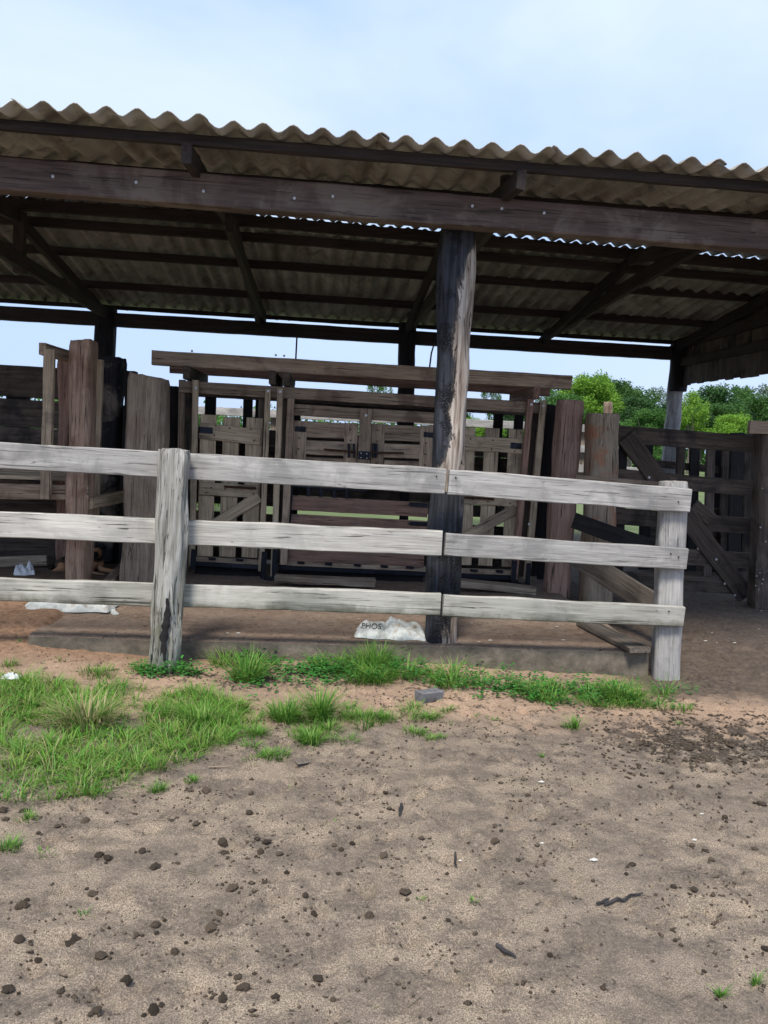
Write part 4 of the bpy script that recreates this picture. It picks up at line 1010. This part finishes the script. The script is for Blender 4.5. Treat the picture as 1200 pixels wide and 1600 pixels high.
# broad-leaved weeds
V, F, T = [], [], []; nv = 0
def leaf(p, az, tilt, L, wd, col):
    global nv
    d = Vector((math.cos(az) * math.cos(tilt), math.sin(az) * math.cos(tilt), math.sin(tilt))); s = Vector((-math.sin(az), math.cos(az), 0)); up = s.cross(d) * -1
    prof = ((0, .05), (.25, .8), (.55, 1), (.85, .6), (1, .05))
    for u, k in prof:
        c = p + d * L * u - Vector((0, 0, L * .35 * u * u))
        V.extend([tuple(c - s * wd * k / 2), tuple(c - up * .12 * wd * k), tuple(c + s * wd * k / 2)]); T.extend([col, tuple(q * .8 for q in col), col])
    for i in range(4):
        a = nv + i * 3; F.append((a, a + 1, a + 4, a + 3)); F.append((a + 1, a + 2, a + 5, a + 4))
    nv += 15
for k in range(760):
    r_ = random.random()
    if r_ < .12: x, y = random.gauss(262, 28), random.gauss(1052, 5)
    elif r_ < .27: x, y = random.gauss(408, 22), random.gauss(1050, 12)
    elif r_ < .42: x, y = random.gauss(505, 30), random.gauss(1052, 9)
    elif r_ < .58: x, y = random.gauss(620, 35), random.gauss(1055, 9)
    elif r_ < .9: x, y = random.gauss(820, 85), 0; y = 1058 + (x - 700) * .07 + random.gauss(6, 10)
    else: x, y = random.gauss(960, 50), random.gauss(1075, 8)
    p = G(x, y); p.z = gz(p.x, p.y); hh = random.uniform(.02, .11)
    col = random.choice([(.05, .20, .035), (.07, .26, .05), (.10, .30, .07), (.04, .16, .035)])
    for j in range(random.randint(5, 9)):
        q = p + Vector((random.gauss(0, .02), random.gauss(0, .02), hh * random.uniform(.3, 1)))
        leaf(q, random.uniform(0, 6.28), random.uniform(0, .8), random.uniform(.018, .036), random.uniform(.012, .022), tuple(c * random.uniform(.8, 1.2) for c in col))
o = mesh_obj('weeds', np.array(V), np.array(F), M['weed'], sharp=None, tint=np.clip(np.array(T), 0, 1)); tag(o, 'small round-leaved green weeds along the foot of the slab', 'weeds', kind='stuff')
# broken dry straw pressed into the sand
B = Blades()
for _ in range(520):
    y = 1.8 + 3.5 * random.random() ** .8; x = random.uniform(-.6, .7) * y; a = random.uniform(0, 6.28); L = random.uniform(.01, .05); z = gz(x, y) + .003
    dx, dy = math.cos(a) * L, math.sin(a) * L; sx, sy = -math.sin(a) * .0011, math.cos(a) * .0011; c = random.choice([(.45, .38, .25), (.34, .27, .17), (.18, .13, .09)])
    B.V += [(x - sx, y - sy, z), (x + sx, y + sy, z), (x + dx + sx, y + dy + sy, gz(x + dx, y + dy) + .004), (x + dx - sx, y + dy - sy, gz(x + dx, y + dy) + .004)]
    B.T += [c] * 4; B.F.append((B.n, B.n + 1, B.n + 2, B.n + 3)); B.n += 4
o = B.build('straw', M['grass']); tag(o, 'short broken bits of dry straw pressed into the sand', 'straw', kind='stuff')
# single tussocks
DRY = GREENS[:3] + [(.55, .45, .26), (.50, .40, .22), (.36, .36, .14), (.5, .42, .25)]
for x, y, n, r, h, cols, lb in ((135, 1140, 420, .14, .21, DRY, 'tallest half-dry yellow-green grass tussock in the left grass patch'),
                            (318, 1135, 320, .11, .16, GREENS, 'leafy green tussock at the right end of the left grass patch'),
                            (448, 1128, 300, .09, .15, GREENS, 'dark green tussock between the forked post and the brick, left one'),
                            (500, 1124, 260, .06, .22, GREENS, 'tall spiky green tussock right beside the dark green one'),
                            (385, 1062, 300, .10, .21, GREENS, 'arching grass tussock at the slab right of the forked post'),
                            (690, 1025, 120, .06, .20, GREENS, 'thin grass tussock at the foot of the burnt post'),
                            (585, 1045, 260, .10, .24, GREENS, 'tall grass tussock below the white feed sack'),
                            (485, 1160, 220, .07, .09, GREENS, 'low bright tussock below the spiky one'),
                            (900, 1128, 60, .04, .10, GREENS, 'small lone grass sprig on the sand near the fence end')):
    B = Blades(); tuft(B, x, y, n, r, h, .0055 if cols is GREENS else .007, cols, lean=(.1, 1.4)); c = G(x, y)
    B.V = [(v[0] - c.x, v[1] - c.y, v[2]) for v in B.V]
    o = B.build('grass_tussock', M['grass'], Matrix.Translation((c.x, c.y, 0))); tag(o, lb, 'grass tussock')

# ------------------------------------------------------------------ trees
def tree_mesh(seed, kind):
    """leaf clumps spread through an uneven crown; unit size: 1 m high, 1 m wide"""
    r = random.Random(seed); g = np.random.default_rng(seed); Vs = []
    nb = {'round': 48, 'open': 30, 'tall': 40}[kind]
    for b in range(nb):
        a = r.uniform(0, 6.28); el = r.uniform(-.35, 1.0)
        rad = (.36 if kind != 'tall' else .27) * r.uniform(.35, 1.0)
        c = np.array([math.cos(a) * rad * math.sqrt(max(0, 1 - el * el * .8)), math.sin(a) * rad * math.sqrt(max(0, 1 - el * el * .8)), .60 + .30 * el + r.uniform(-.03, .03)])
        br = r.uniform(.07, .15) * (1.1 if kind == 'round' else .85); n = int(300 * (br / .11) ** 2 * (1 if kind == 'round' else .7))
        d = g.normal(size=(n, 3)); d /= np.linalg.norm(d, axis=1)[:, None]
        rr = br * (g.random(n) ** .33) * (1 + .35 * np.sin(d[:, 0] * 5 + b) * np.cos(d[:, 2] * 6)); pos = c + d * rr[:, None] * np.array([1, 1, .75])
        s = g.uniform(.008, .019, n)
        t1 = g.normal(size=(n, 3)); t1[:, 2] *= .5; t1 /= np.linalg.norm(t1, axis=1)[:, None]; t2 = np.cross(t1, d + g.normal(size=(n, 3)) * .5); t2 /= np.linalg.norm(t2, axis=1)[:, None] + 1e-6
        q = np.stack([pos - t1 * s[:, None], pos - t2 * s[:, None] * .55, pos + t1 * s[:, None], pos + t2 * s[:, None] * .55], 1)
        Vs.append(q.reshape(-1, 3))
    V = np.concatenate(Vs); F = np.arange(len(V)).reshape(-1, 4); return V, F
def trunk_mesh(seed):
    r = random.Random(seed); V, F = [], []
    def limb(p, q, r0, r1, n=5):
        k = len(V)
        for i in range(n + 1):
            u = i / n; c = p.lerp(q, u) + Vector((r.uniform(-.008, .008), r.uniform(-.008, .008), 0)) * (0 < i < n); rr = r0 + (r1 - r0) * u
            for j in range(7): V.append((c.x + rr * math.cos(j * .898), c.y + rr * math.sin(j * .898), c.z))
        for i in range(n):
            for j in range(7): a = k + i * 7 + j; b = k + i * 7 + (j + 1) % 7; F.append((a, b, b + 7, a + 7))
    limb(Vector((0, 0, -.02)), Vector((.01, 0, .5)), .03, .018)
    for i in range(6):
        a = i * 1.05 + r.random(); z0 = r.uniform(.3, .5); limb(Vector((0, 0, z0)), Vector((math.cos(a) * .25, math.sin(a) * .25, r.uniform(.6, .85))), .013, .004)
    return V, F
crowns = {}
for kname, kind in (('round', 'round'), ('open', 'open'), ('tall', 'tall')):
    for m in ('leaf_d', 'leaf_m', 'leaf_l', 'leaf_g'):
        pass
base_m = {k: [tree_mesh(s * 3 + 11 + j * 17, k) for j in range(2)] for s, k in enumerate(('round', 'open', 'tall'))}
tr_m = trunk_mesh(5)
cache = {}
def tree(px, ytop, wpx, dist, kind, mat, label, name='broadleaf_tree', v=0):
    base = G(px, 2000); d = ray(px, ytop); top = CO + d * (dist / d.y)
    h = top.z - .1; wd = wpx * dist / 1200 * (1.25 if kind == 'round' else 1.1)
    loc = Vector((top.x, dist, .1)); root = empty(name, loc, label, 'tree', 'trees beyond the pasture')
    key = (kind, mat, v)
    if key not in cache:
        V, F = base_m[kind][v]; o = mesh_obj('crown', V, F, M[mat], W[root], root, smooth=False); cache[key] = o.data
    else:
        o = bpy.data.objects.new('crown', cache[key]); COL.objects.link(o); reg(o, W[root], root)
    rot = random.uniform(0, 6.28); S = Matrix.Rotation(rot, 4, 'Z') @ Matrix.Diagonal((wd / .8, wd / .8, h / .98, 1)); o.matrix_local = S
    if 'trunk' not in cache:
        t = mesh_obj('trunk', tr_m[0], tr_m[1], M['trunk'], W[root], root); cache['trunk'] = t.data
    else:
        t = bpy.data.objects.new('trunk', cache['trunk']); COL.objects.link(t); reg(t, W[root], root)
    t.matrix_local = S
TREES = [
 (594, 560, 40, 80, 'open', 'leaf_m', 'small treetop peeking over the chute beside the dark rear post'),
 (400, 632, 40, 70, 'open', 'leaf_m', 'low treetop seen through the left opening of the chute'),
 (770, 573, 34, 95, 'open', 'leaf_m', 'light treetop just above the top beam right of the burnt post'),
 (752, 652, 60, 60, 'round', 'leaf_l', 'bright low tree seen through the chute right of the burnt post'),
 (705, 640, 60, 75, 'round', 'leaf_d', 'dark tree behind the bright low one in the chute opening'),
 (800, 640, 70, 80, 'round', 'leaf_d', 'dark tree seen between the chute uprights at its right end'),
 (845, 578, 60, 100, 'open', 'leaf_m', 'loose treetop above the right end of the top beam'),
 (885, 612, 70, 62, 'round', 'leaf_m', 'mid green tree right behind the purplish post'),
 (922, 588, 78, 66, 'round', 'leaf_l', 'brightest round tree right of the top beam'),
 (955, 585, 80, 85, 'round', 'leaf_m', 'tall dark-topped tree between the bright round tree and the gap of sky'),
 (905, 575, 60, 110, 'open', 'leaf_d', 'thin airy tree rising behind the bright round tree'),
 (990, 618, 74, 72, 'round', 'leaf_d', 'dark rounded tree left of the pale rear post'),
 (1015, 640, 60, 60, 'round', 'leaf_m', 'lower mid green tree beside the pale rear post'),
 (1030, 600, 60, 130, 'open', 'leaf_g', 'greyish spreading tree far behind the pale rear post'),
 (1085, 608, 70, 60, 'tall', 'leaf_l', 'bright yellow-green tree directly right of the pale rear post'),
 (1120, 600, 80, 90, 'round', 'leaf_d', 'dark tree behind the bright yellow-green one under the gable'),
 (1150, 592, 80, 105, 'open', 'leaf_m', 'loose tree under the gable near the right edge'),
 (1180, 598, 90, 120, 'open', 'leaf_g', 'greyish airy tree farthest under the gable'),
 (1200, 620, 90, 70, 'round', 'leaf_m', 'mid green tree cut by the right edge'),
 (1142, 645, 60, 56, 'round', 'leaf_l', 'low bright bushy tree above the dark gate'),
 (1100, 650, 60, 75, 'round', 'leaf_d', 'low dark tree behind the dark gate top'),
 (960, 655, 70, 58, 'round', 'leaf_m', 'low tree behind the grey-green post'),
 (300, 650, 60, 60, 'round', 'leaf_m', 'low tree behind the left end of the chute'),
 (905, 600, 90, 120, 'round', 'leaf_d', 'dark far tree filling in behind the purplish post'),
 (965, 604, 100, 118, 'round', 'leaf_m', 'mid green far tree between the two hewn posts and the sky gap'),
 (1035, 628, 90, 104, 'round', 'leaf_d', 'dark low tree right behind the pale rear post'),
 (1075, 630, 90, 112, 'round', 'leaf_m', 'mid green low tree right of the pale rear post, behind the yellow-green one'),
 (1165, 622, 100, 96, 'round', 'leaf_d', 'dark dense tree above the right half of the dark gate'),
 (1130, 632, 90, 82, 'round', 'leaf_m', 'fresh green tree above the middle of the dark gate'),
]
for i, (px, yt, wp_, d, kd, mt, lb) in enumerate(TREES): tree(px, yt, wp_, d, kd, mt, lb, v=i % 2)
g_ = np.random.default_rng(5); Vs = []
for b in range(420):
    x = g_.uniform(-45, 75); y = g_.uniform(74, 92); r0 = g_.uniform(1.0, 2.4); z = g_.uniform(.3, 3.6); n = 90
    d = g_.normal(size=(n, 3)); d /= np.linalg.norm(d, axis=1)[:, None]; pos = np.array([x, y, z]) + d * r0 * (g_.random((n, 1)) ** .33)
    t1 = g_.normal(size=(n, 3)); t1 /= np.linalg.norm(t1, axis=1)[:, None]; t2 = np.cross(t1, g_.normal(size=(n, 3))); t2 /= np.linalg.norm(t2, axis=1)[:, None]; q_ = g_.uniform(.12, .3, n)[:, None]
    Vs.append(np.stack([pos - t1 * q_, pos - t2 * q_ * .6, pos + t1 * q_, pos + t2 * q_ * .6], 1).reshape(-1, 3))
V = np.concatenate(Vs); V[:, 2] = np.maximum(V[:, 2], .05); o = mesh_obj('thicket', V, np.arange(len(V)).reshape(-1, 4), M['leaf_m'], smooth=False); tag(o, 'tangled green undergrowth at the foot of the trees beyond the pasture', 'thicket', kind='stuff')
# tall grass clump beyond the gap at the left of the chute
B = Blades()
for _ in range(260):
    x, y = P(294, 690, 15).x + random.gauss(0, .35), 15 + random.gauss(0, .3); B.add((x, y, .1), random.uniform(.9, 2.0), .03, random.uniform(.1, .5), random.uniform(0, 6.28), random.choice(GREENS[:4] + [(.35, .4, .08)]))
o = B.build('tall_grass', M['grass']); tag(o, 'tall green grass clump seen through the slit left of the chute', 'tall grass')

# ------------------------------------------------------------------ the dog
def dog_mat():
    m, nt, b = new_mat('dog_fur')
    tc = N(nt, 'ShaderNodeTexCoord'); a = N(nt, 'ShaderNodeAttribute', attribute_name='fur')
    n = noise_n(nt, tc.outputs['Object'], 60, 5, .7); f = math_n(nt, 'ADD', a.outputs['Fac'], math_n(nt, 'MULTIPLY_ADD', n, .5, -.25))
    col = ramp(nt, f, [(.35, (.012, .010, .009)), (.5, (.10, .055, .03)), (.65, (.30, .15, .075)), (.9, (.42, .24, .13))])
    nt.links.new(col, b.inputs['Base Color']); b.inputs['Roughness'].default_value = .8; bump(nt, b, n, .6, .004); return m
def build_dog():
    """skin-grown body: rump left, chest right, head raised to the camera, forelegs stretched to the right"""
    root = empty('dog', G(120, 897, ZF), 'black and tan dog lying on the floor behind the tall reddish post', 'dog')
    k = .0066
    def q(px, py, dy, lift=0):      # offsets in photo pixels at the dog's distance
        return Vector(((px - 120) * k, dy, (892 - py) * k + lift))
    J = {}; E = []
    def j(n, v, r, par=None): J[n] = (v, r, len(J)); (E.append((J[par][2], J[n][2])) if par else None)
    j('pelvis', q(96, 874, .12), .085)
    j('loin', q(110, 872, .14), .085, 'pelvis'); j('rib', q(128, 870, .13), .095, 'loin'); j('chest', q(143, 872, .07), .085, 'rib')
    j('neck', q(148, 864, .02), .058, 'chest'); j('head', q(151, 855, -.03), .055, 'neck'); j('brow', q(151, 856, -.07), .042, 'head'); j('snout', q(150.5, 861, -.13), .028, 'brow'); j('nose', q(150.5, 862, -.165), .018, 'snout')
    j('shoulderL', q(143, 880, -.02), .045, 'chest'); j('elbowL', q(141, 887, -.09), .030, 'shoulderL'); j('wristL', q(158, 888, -.14), .021, 'elbowL'); j('pawL', q(168, 889, -.15), .024, 'wristL')
    j('shoulderR', q(152, 879, .04), .045, 'chest'); j('elbowR', q(155, 884, .01), .028, 'shoulderR'); j('wristR', q(172, 885, -.01), .021, 'elbowR'); j('pawR', q(183, 887, -.02), .024, 'wristR')
    j('hipL', q(92, 881, .05), .055, 'pelvis'); j('kneeL', q(103, 882, -.04), .048, 'hipL'); j('hockL', q(88, 889, -.08), .025, 'kneeL'); j('hpawL', q(104, 890, -.12), .022, 'hockL')
    j('tail1', q(84, 882, .10), .028, 'pelvis'); j('tail2', q(80, 888, .0), .026, 'tail1'); j('tail3', q(90, 891, -.13), .022, 'tail2'); j('tail4', q(104, 891, -.17), .012, 'tail3')
    me = bpy.data.meshes.new('body'); me.from_pydata([v[0] for v in J.values()], E, []); me.update()
    o = bpy.data.objects.new('body', me); COL.objects.link(o); o.matrix_world = Matrix.Identity(4)
    o.modifiers.new('skin', 'SKIN'); sk_ = me.skin_vertices[0].data if me.skin_vertices else None
    if sk_ is None:
        bpy.context.view_layer.update()
    sk_ = me.skin_vertices[0].data
    for i, v in enumerate(J.values()): sk_[i].radius = (v[1], v[1]); sk_[i].use_root = (i == 0)
    s = o.modifiers.new('sub', 'SUBSURF'); s.levels = 2; s.render_levels = 2
    dg = bpy.context.evaluated_depsgraph_get(); ev = o.evaluated_get(dg); m2 = bpy.data.meshes.new_from_object(ev)
    bpy.data.objects.remove(o)
    V = np.array([v.co[:] for v in m2.vertices]); names = list(J)
    tone = {'pelvis': .0, 'loin': .1, 'rib': .1, 'chest': .35, 'neck': .3, 'head': .62, 'brow': .72, 'snout': .05, 'nose': .0, 'shoulderL': .7, 'shoulderR': .7, 'hipL': .45, 'kneeL': .8, 'hockL': .8, 'hpawL': .8,
            'tail1': .05, 'tail2': .0, 'tail3': .0, 'tail4': .05}
    at = m2.attributes.new('fur', 'FLOAT', 'POINT'); C = np.array([J[n][0][:] for n in names]); tn = np.array([tone.get(n, .85) for n in names])
    d = ((V[:, None, :] - C[None]) ** 2).sum(2); wgt = np.exp(-d / .0012) + 1e-9; at.data.foreach_set('value', (wgt @ tn / wgt.sum(1)).astype(np.float32))
    m2.materials.clear(); m2.materials.append(dog_mat()); m2.polygons.foreach_set('use_smooth', np.ones(len(m2.polygons), bool))
    b = bpy.data.objects.new('body', m2); COL.objects.link(b); reg(b, W[root].copy(), root)
    blk, _n, _b = new_mat('dog_black'); _b.inputs['Base Color'].default_value = (.01, .008, .008, 1); _b.inputs['Roughness'].default_value = .35
    H = J['brow'][0]
    for s_ in (-1, 1):                                     # ears and eyes
        e0 = J['head'][0] + Vector((s_ * .045, .005, .035)); tipv = e0 + Vector((s_ * .035, -.01, -.035)); mid_ = e0 + Vector((s_ * .03, 0, .022))
        Vv = [tuple(e0 + Vector((-.018 * s_, 0, 0))), tuple(e0 + Vector((.012 * s_, .02, -.02))), tuple(mid_), tuple(tipv)]
        Vv += [tuple(Vector(v) + Vector((0, .010, .003))) for v in Vv]
        mesh_obj('ear', Vv, [(0, 1, 3, 2), (4, 6, 7, 5), (0, 2, 6, 4), (2, 3, 7, 6), (3, 1, 5, 7), (1, 0, 4, 5)], blk, W[root].copy(), root)
        mesh_obj('eye', *ball(H + Vector((s_ * .020, -.038, .012)), .007), blk, W[root].copy(), root)
    mesh_obj('nose', *ball(J['nose'][0] + Vector((0, -.012, .006)), .012), blk, W[root].copy(), root)
def ball(c, r):
    V, F = [], []
    for i in range(7):
        t = math.pi * i / 6
        for j in range(8): V.append((c.x + r * math.sin(t) * math.cos(j * .785), c.y + r * math.sin(t) * math.sin(j * .785), c.z + r * math.cos(t)))
    for i in range(6):
        for j in range(8): F.append((i * 8 + j, i * 8 + (j + 1) % 8, i * 8 + 8 + (j + 1) % 8, i * 8 + 8 + j))
    return V, F
build_dog()
